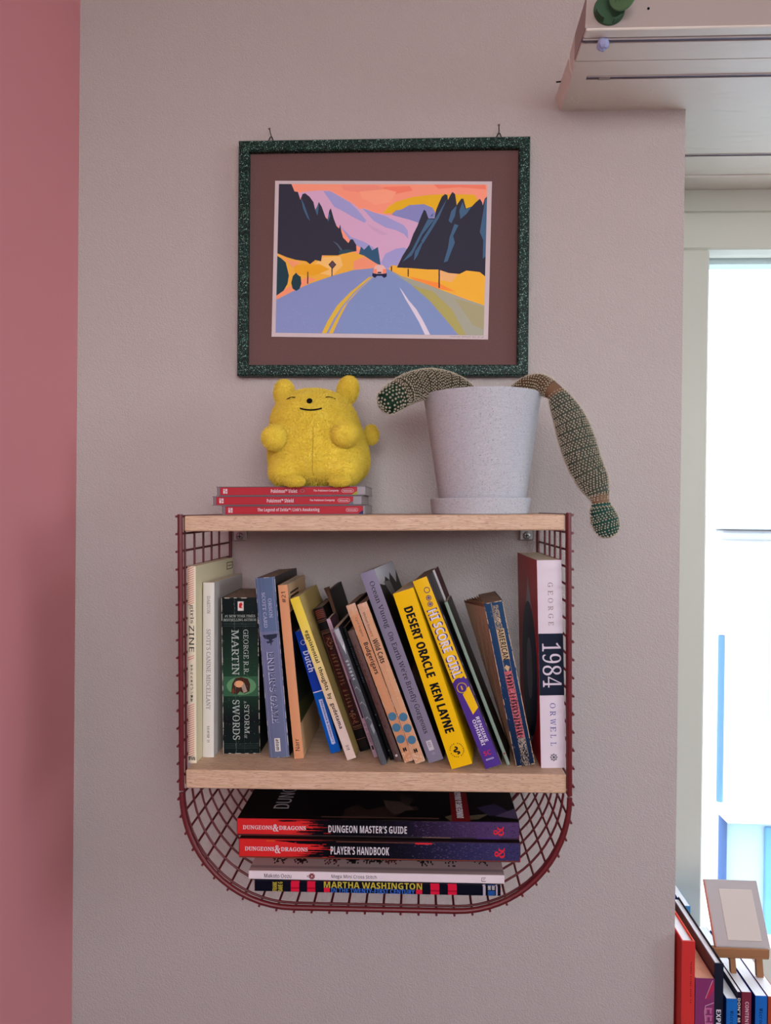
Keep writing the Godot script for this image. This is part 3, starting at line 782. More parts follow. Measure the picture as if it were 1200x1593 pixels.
	# 13 mottled brown
	p = Print.new(64, 1024, Color(0.30, 0.21, 0.20))
	p.blend(0.0, 0.5, Color(0.36, 0.28, 0.26), Color(0.33, 0.22, 0.21))
	p.blend(0.5, 1.0, Color(0.33, 0.22, 0.21), Color(0.34, 0.27, 0.25))
	p.specks(240, 5, 20, Color(0.25, 0.14, 0.14), 131, 0.0, 0.1, 0.5, 1.0)
	p.specks(120, 4, 14, Color(0.42, 0.33, 0.30), 132)
	p.specks(40, 3, 8, Color(0.48, 0.20, 0.18), 133)
	o = book("book", "mottled dull brown spine between the slim black one and the first peach guide", stand(0.0224, 0.1848, 20.2, -2.0), 0.0073, 0.1502, 0.115, tex_mat(p.done(), 0.6), mat(Color(0.05, 0.04, 0.045)), mat(Color(0.06, 0.05, 0.05)), page_dark, 0.0006)
	spot(o, "emblem", 0.45, 0.955, 0.0013, Color(0.72, 0.68, 0.68))
	# 14, 15 worn peach bird and cat guides
	for k in 2:
		p = Print.new(96, 1024, Color(0.77, 0.55, 0.40) if k == 0 else Color(0.78, 0.59, 0.45))
		p.blend(0.0, 0.07, Color(0.78, 0.62, 0.52), Color(0.78, 0.58, 0.44))
		p.specks(50, 6, 5, Color(0.83, 0.72, 0.63), 141 + k)
		p.specks(26, 3, 22, Color(0.68, 0.45, 0.32), 143 + k)
		p.specks(50, 8, 10, Color(0.83, 0.74, 0.66), 145 + k, 0, 0.94, 1, 1)
		p.specks(20, 8, 12, Color(0.80, 0.70, 0.62), 149 + k, 0, 0.0, 1, 0.05)
		if k == 1: p.rect(0.42, 0.0, 0.44, 0.98, Color(0.68, 0.46, 0.34)); p.rect(0.0, 0.02, 0.5, 0.17, Color(0.76, 0.60, 0.50))
		p.edges(Color(0.86, 0.78, 0.70), 147 + k, 50, 4)
		if k == 0:
			o = book("book", "worn peach spine with three blue dots, touching the mottled brown book", stand(0.0322, 0.1865, 20.6, -3.0), 0.0105, 0.1802, 0.110, tex_mat(p.done(), 0.55), mat(Color(0.76, 0.55, 0.42)), mat(Color(0.12, 0.09, 0.08)), page_dark, 0.0006)
			down(o, "Cyril Rogers", SANS, 0.56, 0.085, 0.205, 0.30, Color(0.36, 0.24, 0.18))
			down(o, "Budgerigars", BOLD, 0.52, 0.245, 0.445, 0.62, ink)
		else:
			o = book("book", "worn peach spine with three blue dots, touching the tall grey-lavender novel", stand(0.0438, 0.1897, 20.2, -3.5), 0.0110, 0.1815, 0.110, tex_mat(p.done(), 0.55), mat(Color(0.76, 0.55, 0.42)), mat(Color(0.10, 0.08, 0.08)), page_dark, 0.0006)
			down(o, "Michael Boorer's", SANS, 0.38, 0.055, 0.205, 0.24, Color(0.36, 0.24, 0.18))
			down(o, "Wild Cats", BOLD, 0.50, 0.225, 0.375, 0.56, ink)
		for v in [0.715, 0.785, 0.858]: spot(o, "dot", 0.48, v, 0.0046, Color(0.27, 0.44, 0.55))
		var bd := MB.new()
		var cx := 0.0052
		for q in [-0.0011, 0.0011]: bd.box(Vector3(cx + q, 0.0137, 0.0001), Vector3(0.0015, 0.0042, 0.0003))
		bd.box(Vector3(cx, 0.0137, 0.0001), Vector3(0.003, 0.0012, 0.0003))
		part(o, "emblem", bd.mesh(), mat(ink))
	# 16 tall grey-lavender novel
	p = Print.new(256, 512, Color(0.035, 0.035, 0.04))
	p.poly([0, 0, 1, 0, 1, 0.05, 0.8, 0.12, 0.62, 0.05, 0.5, 0.09, 0.35, 0.06, 0.2, 0.10, 0, 0.08], Color(0.74, 0.73, 0.75))
	p.poly([0.2, 0.08, 0.5, 0.09, 0.6, 0.20, 0.5, 0.24, 0.3, 0.14], Color(0.46, 0.46, 0.47))
	p.poly([0, 0.55, 0.4, 0.5, 0.6, 0.6, 0.5, 0.8, 0.2, 0.75], Color(0.30, 0.25, 0.24))
	o = book("book", "tallest leaning novel with a grey-lavender spine and one long serif title", stand(0.0583, 0.187, 20.2, -7.0), 0.0165, 0.2165, 0.125, mat(Color(0.50, 0.48, 0.56), 0.5), mat(Color(0.5, 0.48, 0.55)), tex_mat(p.done(), 0.4), page_mat, 0.0005)
	down(o, "Ocean Vuong", SERIF, 0.50, 0.055, 0.300, 0.42, Color(0.08, 0.08, 0.12))
	down(o, "On Earth We're Briefly Gorgeous", SERIF, 0.50, 0.325, 0.855, 0.44, Color(0.08, 0.08, 0.12))
	plate(o, "label", 0.30, 0.66, 0.892, 0.942, Color(0.74, 0.73, 0.76))
	across(o, "B", SANS, 0.40, 0.56, 0.913, 0.0055, Color(0.45, 0.44, 0.5))
	scribble(o, 0.5, 0.953, 0.966, 0.25, Color(0.62, 0.61, 0.66), 4, 162, 0.00015)
	# 17 wide yellow hardback
	o = book("book", "wide plain yellow spine with heavy black capitals", stand(0.0820, 0.2044, 18.6, -6.5), 0.0226, 0.1937, 0.130, mat(Color(0.89, 0.70, 0.04), 0.45), mat(Color(0.86, 0.7, 0.05), 0.45), mat(Color(0.86, 0.70, 0.05), 0.45), page_mat, 0.0003)
	for q in [0.0, 0.0035]:   # extra heavy letters: two passes a hair apart
		down(o, "DESERT ORACLE", BOLD, 0.475 + q * 4.0, 0.092 + q, 0.490 + q, 0.42, ink)
		down(o, "KEN LAYNE", BOLD, 0.475 + q * 4.0, 0.530 + q, 0.805 + q, 0.42, ink)
	ring_of_letters(o, 0.52, 0.908, 0.0066, ink)
	var sn := []
	for k in 17: sn.append(Vector3(0.0113 + 0.0030 * sin(k * 0.62) * (1.0 if k < 12 else 0.5), 0.1937 * 0.092 - 0.0042 + k * 0.0005, 0.0002))
	part(o, "emblem", MB.new().tube(sn, 0.0008, 6).mesh(), mat(ink))
	# 18 yellow and purple comic
	p = Print.new(128, 1024, Color(0.88, 0.70, 0.10))
	p.rect(0, 0.545, 1, 1, Color(0.30, 0.20, 0.52))
	p.oval(0.40, 0.575, 0.44, 0.045, Color(0.30, 0.20, 0.52))
	p.poly([0.0, 0.56, 0.8, 0.53, 0.95, 0.60, 0.9, 0.70, 0, 0.70], Color(0.30, 0.20, 0.52))
	p.poly([0.34, 0.615, 0.86, 0.585, 0.92, 0.70, 0.48, 0.725], Color(0.88, 0.70, 0.10))
	p.poly([0.9, 0.0, 1.0, 0.0, 1.0, 1.0, 0.94, 1.0], Color(0.20, 0.16, 0.20))
	p.edges(Color(0.55, 0.48, 0.50), 181, 24, 3)
	o = book("book", "comic with a yellow spine turning purple in its lower half, outlined white title", stand(0.1178, 0.203, 21.3, -6.0), 0.0178, 0.211, 0.128, tex_mat(p.done(), 0.35), mat(Color(0.62, 0.48, 0.10)), mat(Color(0.06, 0.05, 0.07), 0.35), page_dark, 0.0006)
	for q in [[0.62, 0.065, 0.0029], [0.55, 0.105, 0.0026], [0.50, 0.137, 0.0026]]:
		ring(o, "button_ring", Vector3(q[0] * 0.0178, 0.211 * (1 - q[1]), 0.0001), q[2], 0.0004, mat(Color(0.35, 0.27, 0.42)))
		if q[1] > 0.08: disc(o, "button", Vector3(q[0] * 0.0178, 0.211 * (1 - q[1]), 0.0), q[2] * 0.6, mat(Color(0.38, 0.33, 0.52)), 0.0002)
	down(o, "HI SCORE GIRL", BOLD, 0.46, 0.163, 0.527, 0.66, Color(0.24, 0.16, 0.38))
	lettering(o, "HI SCORE GIRL", BOLD, Vector3(0.46 * 0.0178, 0.211 * (1 - 0.345), 0.0003), Vector3.DOWN, Vector3.RIGHT, 0.358 * 0.211, 0.50 * 0.0178, Color(0.82, 0.78, 0.84))
	ring(o, "badge_ring", Vector3(0.0078, 0.211 * 0.418, 0.0003), 0.0052, 0.0005, mat(Color(0.80, 0.63, 0.16)))
	part(o, "badge_bar", bx(Vector3(0.0078, 0.211 * 0.418, 0.0003), Vector3(0.0014, 0.0042, 0.0005)), mat(Color(0.80, 0.63, 0.16)))
	down(o, "RENSUKE", BOLD, 0.66, 0.742, 0.872, 0.21, Color(0.82, 0.79, 0.84))
	down(o, "OSHIKIRI", BOLD, 0.40, 0.750, 0.885, 0.21, Color(0.82, 0.79, 0.84))
	across(o, "SC", BOLD, 0.22, 0.66, 0.926, 0.0050, Color(0.72, 0.16, 0.26))
	across(o, "MANGA", BOLD, 0.22, 0.70, 0.957, 0.0018, Color(0.78, 0.74, 0.82))
	# 19 burgundy, 20 mint
	o = book("book", "tall burgundy cover with a white edge standing up behind the mint green spine", stand(0.1430, 0.150, 21.4, -6.0), 0.0025, 0.219, 0.05, mat(Color(0.74, 0.72, 0.72)), mat(Color(0.72, 0.70, 0.70)), mat(Color(0.30, 0.10, 0.13), 0.5), page_mat, 0.0002)
	o = book("book", "thin pale mint green spine without title, before the torn blue paperback", stand(0.1415, 0.1906, 21.0, -6.0), 0.0035, 0.185, 0.06, mat(Color(0.52, 0.58, 0.52), 0.45), mat(Color(0.55, 0.6, 0.55)), mat(Color(0.06, 0.06, 0.06), 0.4), page_mat, 0.0002)
	spot(o, "emblem", 0.55, 0.93, 0.0011, Color(0.55, 0.25, 0.25))
	# 21 torn old paperback: its outer cover gone, the first leaf bare and fanned
	p = Print.new(128, 1024, Color(0.10, 0.20, 0.31))
	p.blend(0.0, 0.5, Color(0.13, 0.25, 0.37), Color(0.11, 0.21, 0.35))
	p.blend(0.5, 1.0, Color(0.09, 0.20, 0.34), Color(0.06, 0.12, 0.22))
	p.rect(0.36, 0.0, 0.40, 0.55, Color(0.55, 0.50, 0.44)); p.rect(0.74, 0.25, 0.76, 0.95, Color(0.50, 0.46, 0.42))
	p.rect(0.42, 0.02, 0.72, 0.17, Color(0.58, 0.52, 0.44))
	p.oval(0.55, 0.115, 0.17, 0.022, Color(0.72, 0.64, 0.52))
	p.specks(420, 5, 7, Color(0.12, 0.20, 0.31), 211, 0.40, 0.0, 0.76, 0.20)
	p.rect(0.38, 0.165, 0.78, 0.355, Color(0.72, 0.62, 0.48))
	for k in 5: p.poly([0.40, 0.40, 0.52, 0.385 + k * 0.006, 0.70, 0.40, 0.55, 0.43], Color(0.72, 0.62, 0.48))
	p.rect(0.34, 0.425, 0.74, 0.83, Color(0.72, 0.34, 0.38))
	p.specks(500, 7, 5, Color(0.08, 0.13, 0.22), 212, 0.33, 0.43, 0.74, 0.84)
	p.specks(160, 6, 4, Color(0.80, 0.62, 0.55), 213, 0.34, 0.43, 0.72, 0.84)
	p.specks(500, 4, 12, Color(0.62, 0.56, 0.48), 214, 0.34, 0.83, 0.72, 1.0)
	p.specks(160, 5, 8, Color(0.05, 0.06, 0.09), 215, 0.34, 0.90, 0.72, 1.0)
	p.specks(60, 2, 14, Color(0.55, 0.56, 0.56), 216, 0.0, 0.0, 1.0, 1.0)
	p.edges(Color(0.76, 0.66, 0.54), 217, 220, 5)
	var spine_tex := p.done()
	p = Print.new(256, 512, Color(0.74, 0.60, 0.48))
	for k in 44:
		if k in [7, 8, 20, 21, 33]: continue
		p.rect(0.08, 0.06 + k * 0.020, 0.5 + 0.42 * fposmod(k * 0.37, 1.0), 0.067 + k * 0.020, Color(0.28, 0.20, 0.16))
	var page_print := tex_mat(p.done(), 0.9)
	o = book("book", "torn blue paperback with cream and pink lettering, its bare first page showing", stand(0.1507, 0.1953, 11.0, -0.5), 0.020, 0.1762, 0.090, tex_mat(spine_tex, 0.5), page_print, mat(Color(0.10, 0.16, 0.24)), page_dark, 0.0012)
	lettering(o, "AMERICAN", BOLD, Vector3(0.0116, 0.1762 * 0.74, 0.0001), Vector3.DOWN, Vector3.RIGHT, 0.19 * 0.1762, 0.0060, Color(0.20, 0.17, 0.15))
	scribble(o, 0.53, 0.44, 0.82, 0.30, Color(0.16, 0.10, 0.14), 20, 218, 0.00045)
	for k in 7:
		var fx := -0.0008 * k
		part(o, "loose_leaf", MB.new().hexa([Vector3(0.0008, 0.001, -0.004), Vector3(0.0014, 0.001, -0.004), Vector3(0.0014, 0.1755, -0.004), Vector3(0.0008, 0.1755, -0.004)], [Vector3(0.0008 + fx * 0.2, 0.001, -0.089), Vector3(0.0012 + fx * 0.2, 0.001, -0.089), Vector3(0.0012 + fx * 4.0, 0.1755, -0.089 + k * 0.004), Vector3(0.0008 + fx * 4.0, 0.1755, -0.089 + k * 0.004)]).mesh(), page_print if k == 6 else mat([Color(0.74, 0.60, 0.48), Color(0.62, 0.49, 0.38)][k % 2], 0.9))
	# 22 large white spine with a navy block
	p = Print.new(512, 512, Color(0.70, 0.14, 0.17))
	p.poly([0.55, 0.10, 0.66, 0.22, 0.85, 0.40, 0.93, 0.60, 0.80, 0.85, 0.55, 0.97, 0.30, 0.85, 0.18, 0.60, 0.28, 0.40, 0.46, 0.22], Color(0.64, 0.62, 0.67))
	p.oval(0.55, 0.58, 0.37, 0.35, Color(0.08, 0.13, 0.27))
	p.oval(0.55, 0.58, 0.14, 0.16, Color(0.50, 0.50, 0.55))
	var eye := tex_mat(p.done(), 0.4)
	o = book("book", "large red-sided book with a white spine and navy block of numerals, last on the shelf", stand(0.1765, 0.1973, 1.0, 1.0), 0.0257, 0.2193, 0.140, mat(Color(0.83, 0.79, 0.82), 0.4), eye, mat(Color(0.66, 0.12, 0.15), 0.4), page_mat, 0.0008)
	plate(o, "title_block", 0.0, 1.0, 0.353, 0.650, Color(0.10, 0.13, 0.19))
	down(o, "1984", SERIF, 0.52, 0.398, 0.612, 0.76, Color(0.80, 0.76, 0.80), false, -0.0001)
	var gl := "GEORGE"
	for k in 6: down(o, gl[k], SERIF, 0.52, 0.108 + k * 0.0375, 0.130 + k * 0.0375 - (0.004 if k == 5 else 0.0), 0.20, Color(0.52, 0.45, 0.43))
	gl = "ORWELL"
	for k in 6: down(o, gl[k], SERIF, 0.52, 0.688 + k * 0.0375, 0.712 + k * 0.0375 - (0.007 if k > 3 else 0.0) + (0.006 if k == 2 else 0.0), 0.22, Color(0.27, 0.30, 0.56))
	ring(o, "logo_wheel", Vector3(0.0134, 0.2193 * 0.052, 0.0001), 0.0030, 0.0003, mat(Color(0.25, 0.24, 0.28)))
	var sp := MB.new()
	for k in 4: stroke(sp, [Vector3(0.0134 + 0.0042 * cos(k * PI / 4), 0.0114 + 0.0042 * sin(k * PI / 4), 0.0001), Vector3(0.0134 - 0.0042 * cos(k * PI / 4), 0.0114 - 0.0042 * sin(k * PI / 4), 0.0001)], 0.00025)
	part(o, "logo_spokes", sp.mesh(), mat(Color(0.25, 0.24, 0.28)))

func ring_of_letters(o: Node3D, u: float, v: float, r: float, col: Color) -> void:
	var c := Vector3(u * float(o.get_meta("t")), float(o.get_meta("h")) * (1 - v), 0.00005)
	var mb := MB.new()
	for k in 22:
		if k % 6 == 5: continue
		var a := TAU * k / 22.0
		var d := Vector3(cos(a), sin(a), 0)
		var e := Vector3(-sin(a), cos(a), 0)
		stroke(mb, [c + d * r + e * 0.0004, c + d * (r + 0.0011) + e * 0.0004 * (k % 3 - 1)], 0.0003)
		if k % 2 == 0: stroke(mb, [c + d * (r + 0.0005) - e * 0.0004, c + d * (r + 0.0005) + e * 0.0005], 0.00025)
	part(o, "emblem_ring", mb.mesh(), mat(col))

# the nine characters of the zine's subtitle, brushed as strokes in a 10 x 10 box each
func kana(o: Node3D) -> void:
	var glyphs := [
		[[4, 9, 3, 5, 7, 1], [7, 8, 5, 3, 2, 1], [1, 6, 9, 6]],
		[[2, 9, 8, 9, 5, 7], [5, 7, 5, 1, 3, 1], [1, 5, 9, 5]],
		[[5, 8, 3, 3, 2, 4, 3, 7, 6, 8, 8, 6, 8, 3, 6, 1]],
		[[2, 7, 6, 7], [4, 9, 2, 1], [5, 5, 8, 5], [5, 2, 8, 1]],
		[[2, 7, 8, 7], [2, 5, 8, 5], [5, 9, 5, 2, 3, 1, 2, 3, 5, 3, 8, 1]],
		[[5, 8, 3, 3, 2, 4, 3, 7, 6, 8, 8, 6, 8, 3, 6, 1]],
		[[2, 8, 4, 7], [2, 5, 4, 4], [2, 1, 6, 3, 9, 8], [7, 9, 8, 8], [8, 10, 9, 9]],
		[[2, 7, 4, 6], [2, 1, 6, 3, 9, 7]],
		[[5, 10, 5, 9], [1, 8, 9, 8], [2, 6, 8, 6], [4, 7, 3, 5, 8, 4], [1, 3.5, 9, 3.5], [5, 5, 5, 0], [5, 3, 2, 0], [5, 3, 8, 0]],
		[[3, 10, 3, 8], [1, 8, 9, 8], [3, 6, 7, 6, 7, 4, 3, 4, 3, 7, 3, 0], [3, 3, 7, 3, 7, 0, 3, 0]],
	]
	var t: float = o.get_meta("t")
	var h: float = o.get_meta("h")
	var mb := MB.new()
	for k in glyphs.size():
		var y := h * (1 - 0.497 - k * 0.0193)
		for s in glyphs[k]:
			var pts := []
			for j in range(0, s.size(), 2): pts.append(Vector3(t * 0.5 + (s[j] - 5) * 0.00038, y + (s[j + 1] - 10) * 0.00034, 0.0001))
			stroke(mb, pts, 0.00022)
	part(o, "lettering", mb.mesh(), mat(Color(0.10, 0.09, 0.10)))

# print too small or worn to read in the photograph: letter-like marks without meaning
func scribble(o: Node3D, u: float, v0: float, v1: float, tall: float, col: Color, cnt: int, sd: int, w: float, sag := 0.0) -> void:
	var g := RandomNumberGenerator.new()
	g.seed = sd
	var t: float = o.get_meta("t")
	var h: float = o.get_meta("h")
	var mb := MB.new()
	var step := (v1 - v0) * h / cnt
	for k in cnt:
		if g.randf() < 0.1: continue
		var y := h * (1 - v0) - (k + 0.5) * step
		var q := []
		for j in 4: q.append(Vector3(u * t + (g.randf() - 0.5) * tall * t, y + (g.randf() - 0.5) * step * 0.75, 0.0001 - sag))
		stroke(mb, [Vector3(u * t - tall * t * 0.5, y + step * 0.25 * (g.randf() - 0.2), 0.0001 - sag), Vector3(u * t + tall * t * 0.5, y + step * 0.3 * (g.randf() - 0.5), 0.0001 - sag)], w)
		stroke(mb, [q[0], q[1], q[2]], w)
	part(o, "lettering", mb.mesh(), mat(col, 0.6))

# ---------------------------------------------------------------- books lying in the basket
# origin at the lower left front corner of the spine; x along it, y up through the thickness, -z into the shelf
func lying(label: String, x0: float, x1: float, y0: float, z: float, t: float, d: float, spine: Material, top: Material, under: Material, pages: Material, c := 0.0022, tilt := 0.0) -> Node3D:
	var o := thing("book", label, "book", S * Transform3D(Basis(Vector3.BACK, tilt), Vector3(x0, y0, z)), "books lying in the basket")
	var l := x1 - x0
	part(o, "spine", lohi(Vector3(0, 0, -0.0025), Vector3(l, t, 0), 0.0007), spine)
	part(o, "front_cover", lohi(Vector3(0, t - c, -d), Vector3(l, t, -0.0025), c * 0.2), top)
	part(o, "back_cover", lohi(Vector3(0, 0, -d), Vector3(l, c, -0.0025), c * 0.2), under)
	var ins := 0.003 if c > 0.001 else 0.0005
	part(o, "pages", lohi(Vector3(ins, c, -d + ins), Vector3(l - ins, t - c, -0.0025)), pages)
	o.set_meta("l", l); o.set_meta("t", t)
	return o

func along(o: Node3D, s: String, f: Font, u0: float, u1: float, v: float, tall: float, col: Color) -> void:
	var l: float = o.get_meta("l")
	var t: float = o.get_meta("t")
	lettering(o, s, f, Vector3((u0 + u1) / 2 * l, v * t, 0.00005), Vector3.RIGHT, Vector3.UP, (u1 - u0) * l, tall * t, col)

func torn_red(p: Print, sd: int) -> void:
	var g := RandomNumberGenerator.new()
	g.seed = sd
	var red := Color(0.80, 0.16, 0.16)
	p.rect(0, 0, 0.12, 1, red)
	p.poly([0.10, 0.0, 0.16, 0.08, 0.22, 0.20, 0.26, 0.30, 0.24, 0.62, 0.20, 0.80, 0.10, 1.0], red)
	for k in 16:
		var y := g.randf_range(0.06, 0.92)
		var reach := 0.345 - absf(y - 0.45) * 0.16 - g.randf() * 0.03
		p.poly([0.10, y - 0.07, reach - 0.05, y - 0.02, reach, y, reach - 0.06, y + 0.03, 0.10, y + 0.07], red)
	for k in 5:
		var y := 0.04 + g.randf() * 0.1 if k < 3 else 0.93 + g.randf() * 0.05
		var x := g.randf_range(0.13, 0.20)
		p.poly([x, y, x + 0.04, y - 0.02, x + 0.08, y + 0.01, x + 0.03, y + 0.04], Color(0.04, 0.03, 0.05))
	p.specks(14, 22, 3, red, sd + 1, 0.2, 0.1, 0.33, 0.9)

func basket_books() -> void:
	var ink := Color(0.06, 0.06, 0.07)
	var pale := Color(0.80, 0.77, 0.78)
	var page := pages_material(Color(0.74, 0.68, 0.60), Color(0.55, 0.48, 0.42))
	page.uv1_scale = Vector3(3, 90, 3)
	# bottom: navy comic volume
	var p := Print.new(1024, 48, Color(0.035, 0.045, 0.10))
	for q in [[0.149, 0.184], [0.217, 0.250], [0.718, 0.754], [0.788, 0.824]]:
		p.rect(q[0], 0, q[1], 1, Color(0.78, 0.10, 0.22)); p.rect(q[0], 0.55, q[1], 0.70, Color(0.62, 0.06, 0.16))
	for q in [[0.285, 0.309], [0.659, 0.684]]: p.rect(q[0], 0.52, q[1], 1, Color(0.78, 0.10, 0.22))
	p.rect(0.929, 0, 0.940, 1, Color(0.66, 0.62, 0.68)); p.rect(0.980, 0, 0.987, 1, Color(0.66, 0.62, 0.68)); p.rect(0.940, 0, 0.980, 1, Color(0.02, 0.02, 0.04)); p.rect(0.948, 0.5, 0.976, 0.95, Color(0.13, 0.30, 0.55))
	var o := lying("navy paperback with crimson bars on its spine, bottom of the pile in the basket", -0.1275, 0.1325, 1.1013, 0.2075, 0.0113, 0.17, tex_mat(p.done(), 0.4), mat(Color(0.05, 0.06, 0.12)), mat(Color(0.04, 0.05, 0.1)), page, 0.0005)
	along(o, "MARTHA WASHINGTON", BOLD, 0.285, 0.684, 0.76, 0.58, Color(0.70, 0.64, 0.22))
	along(o, "IN THE TWENTY-FIRST CENTURY", BOLD, 0.314, 0.654, 0.24, 0.42, Color(0.20, 0.38, 0.72))
	var l: float = o.get_meta("l")
	lettering(o, "FRANK", BOLD, Vector3(0.084 * l, 0.0056, 0.0001), Vector3.UP, Vector3.LEFT, 0.0098, 0.0048, Color(0.70, 0.64, 0.22))
	lettering(o, "DAVE G", BOLD, Vector3(0.107 * l, 0.0056, 0.0001), Vector3.UP, Vector3.LEFT, 0.0098, 0.0048, Color(0.70, 0.64, 0.22))
	lettering(o, "DARK", BOLD, Vector3(0.954 * l, 0.0088, 0.0001), Vector3.UP, Vector3.LEFT, 0.0044, 0.0030, pale)
	lettering(o, "HORSE", BOLD, Vector3(0.970 * l, 0.0088, 0.0001), Vector3.UP, Vector3.LEFT, 0.0044, 0.0030, pale)
	# white craft book
	p = Print.new(1024, 256, Color(0.55, 0.48, 0.47))
	p.rect(0, 0.93, 1, 0.965, Color(0.45, 0.39, 0.39))
	var g := RandomNumberGenerator.new()
	g.seed = 401
	for q in [[0.10, 0.79, 0.035, 0.12, 0], [0.19, 0.82, 0.03, 0.06, 0], [0.315, 0.80, 0.04, 0.10, 1], [0.40, 0.82, 0.035, 0.06, 0], [0.46, 0.79, 0.03, 0.08, 0], [0.505, 0.82, 0.025, 0.06, 0], [0.56, 0.80, 0.035, 0.06, 1], [0.69, 0.80, 0.035, 0.10, 0], [0.80, 0.79, 0.04, 0.12, 0], [0.92, 0.77, 0.05, 0.10, 0], [0.25, 0.55, 0.04, 0.1, 0], [0.6, 0.5, 0.05, 0.12, 0], [0.8, 0.45, 0.04, 0.12, 0]]:
		for k in 46:
			var dx: float = g.randfn() * q[2] * 0.42
			var dy: float = g.randfn() * q[3] * 0.42
			if absf(dx) > q[2] * 0.9: continue
			var sx := 6.0 / 1024.0
			p.rect(snappedf(q[0] + dx, sx), snappedf(q[1] + dy, 0.022), snappedf(q[0] + dx, sx) + sx, snappedf(q[1] + dy, 0.022) + 0.022, Color(0.05, 0.04, 0.05) if q[4] == 0 else Color(0.24, 0.08, 0.09))
	o = lying("white spined craft book with small stitched motifs on its grey cover, under two dark hardbacks", -0.1345, 0.1367, 1.1128, 0.2050, 0.0086, 0.16, mat(Color(0.84, 0.79, 0.80), 0.45), tex_mat(p.done(), 0.5), mat(Color(0.8, 0.76, 0.76)), page, 0.0005)
	along(o, "Makoto Oozu", SANS, 0.063, 0.170, 0.50, 0.50, ink)
	along(o, "Mega Mini Cross Stitch", SANS, 0.328, 0.505, 0.50, 0.56, ink)
	var mf := MB.new()
	for k in 5:
		for j in 5:
			if (k in [0, 4] and j in [0, 4]) or (k == 2 and j == 2): continue
			mf.box(Vector3(0.0656 + k * 0.00125, 0.0019 + j * 0.00125, 0.0001), Vector3(0.0011, 0.0011, 0.0002))
	part(o, "stitched_motif", mf.mesh(), mat(Color(0.45, 0.10, 0.12)))
	stroke_part(o, [[Vector3(0.0628, 0.0033, 0.0001), Vector3(0.0648, 0.0053, 0.0001)], [Vector3(0.0628, 0.0053, 0.0001), Vector3(0.0648, 0.0033, 0.0001)]], 0.0002, ink)
	stroke_part(o, [[Vector3(0.2475, 0.0025, 0.0001), Vector3(0.2475, 0.0062, 0.0001), Vector3(0.2515, 0.0062, 0.0001)], [Vector3(0.2475, 0.0025, 0.0001), Vector3(0.2515, 0.0025, 0.0001)], [Vector3(0.2493, 0.0042, 0.0001), Vector3(0.2503, 0.0050, 0.0001)]], 0.0003, ink)
	# two dark hardbacks with a torn red band
	for k in 2:
		p = Print.new(1024, 96, Color(0.025, 0.025, 0.05))
		for x in range(0, 1024, 8):
			var f := x / 1024.0
			var a := smoothstep(0.45, 0.95, f)
			p.rect(f, 0, f + 0.008, 1, Color(0.025, 0.025, 0.05).lerp(Color(0.31, 0.22, 0.38) if k == 0 else Color(0.21, 0.20, 0.36), a))
		p.specks(600, 5, 3, Color(0.16, 0.12, 0.22), 410 + k, 0.5, 0, 1, 1)
		p.specks(300, 7, 3, Color(0.34, 0.26, 0.42), 414 + k, 0.62, 0, 1, 1)
		torn_red(p, 420 + k)
		if k == 0:
			p.rect(0, 0.90, 1, 1, Color(0.20, 0.17, 0.18)); p.rect(0.66, 0.90, 0.76, 1, Color(0.42, 0.33, 0.30)); p.rect(0.85, 0.90, 0.93, 1, Color(0.30, 0.18, 0.44))
		else:
			p.rect(0, 0.91, 1, 1, Color(0.45, 0.22, 0.17)); p.rect(0.35, 0.0, 0.70, 0.07, Color(0.40, 0.25, 0.20)); p.rect(0.10, 0, 0.13, 0.1, Color(0.80, 0.32, 0.14)); p.rect(0.63, 0.0, 0.69, 0.12, Color(0.75, 0.16, 0.18))
		var sp := tex_mat(p.done(), 0.35)
		var cv := Print.new(1024, 512, Color(0.018, 0.015, 0.02))
		cv.poly([0.38, 0.80, 0.42, 0.72, 0.46, 0.82, 0.55, 0.70, 0.64, 0.74, 0.66, 0.90, 0.52, 0.97, 0.37, 0.98], Color(0.16, 0.11, 0.10))
		cv.poly([0.51, 0.62, 0.60, 0.66, 0.63, 0.80, 0.56, 0.90, 0.53, 0.78], Color(0.26, 0.20, 0.18))
		cv.poly([0.575, 0.50, 0.63, 0.60, 0.61, 0.74, 0.58, 0.66], Color(0.17, 0.14, 0.13))
		cv.poly([0.55, 0.99, 0.60, 0.82, 0.70, 0.80, 0.74, 1.0], Color(0.03, 0.02, 0.025))
		cv.poly([0.74, 0.93, 0.78, 0.86, 0.82, 0.90, 0.90, 0.86, 0.86, 0.96, 0.76, 1.0], Color(0.33, 0.29, 0.22))
		cv.poly([0.86, 0.75, 0.93, 0.66, 0.99, 0.86, 0.90, 0.90], Color(0.17, 0.13, 0.24))
		cv.poly([0.92, 0.90, 1.0, 0.75, 1.0, 0.95], Color(0.30, 0.25, 0.35))
		cv.rect(0.765, 0.45, 0.83, 1.0, Color(0.42, 0.07, 0.09))
		cv.rect(0, 0.95, 0.30, 0.97, Color(0.10, 0.07, 0.08)); cv.rect(0.3, 0.945, 0.72, 0.97, Color(0.30, 0.20, 0.18))
		var cvm := tex_mat(cv.done(), 0.4)
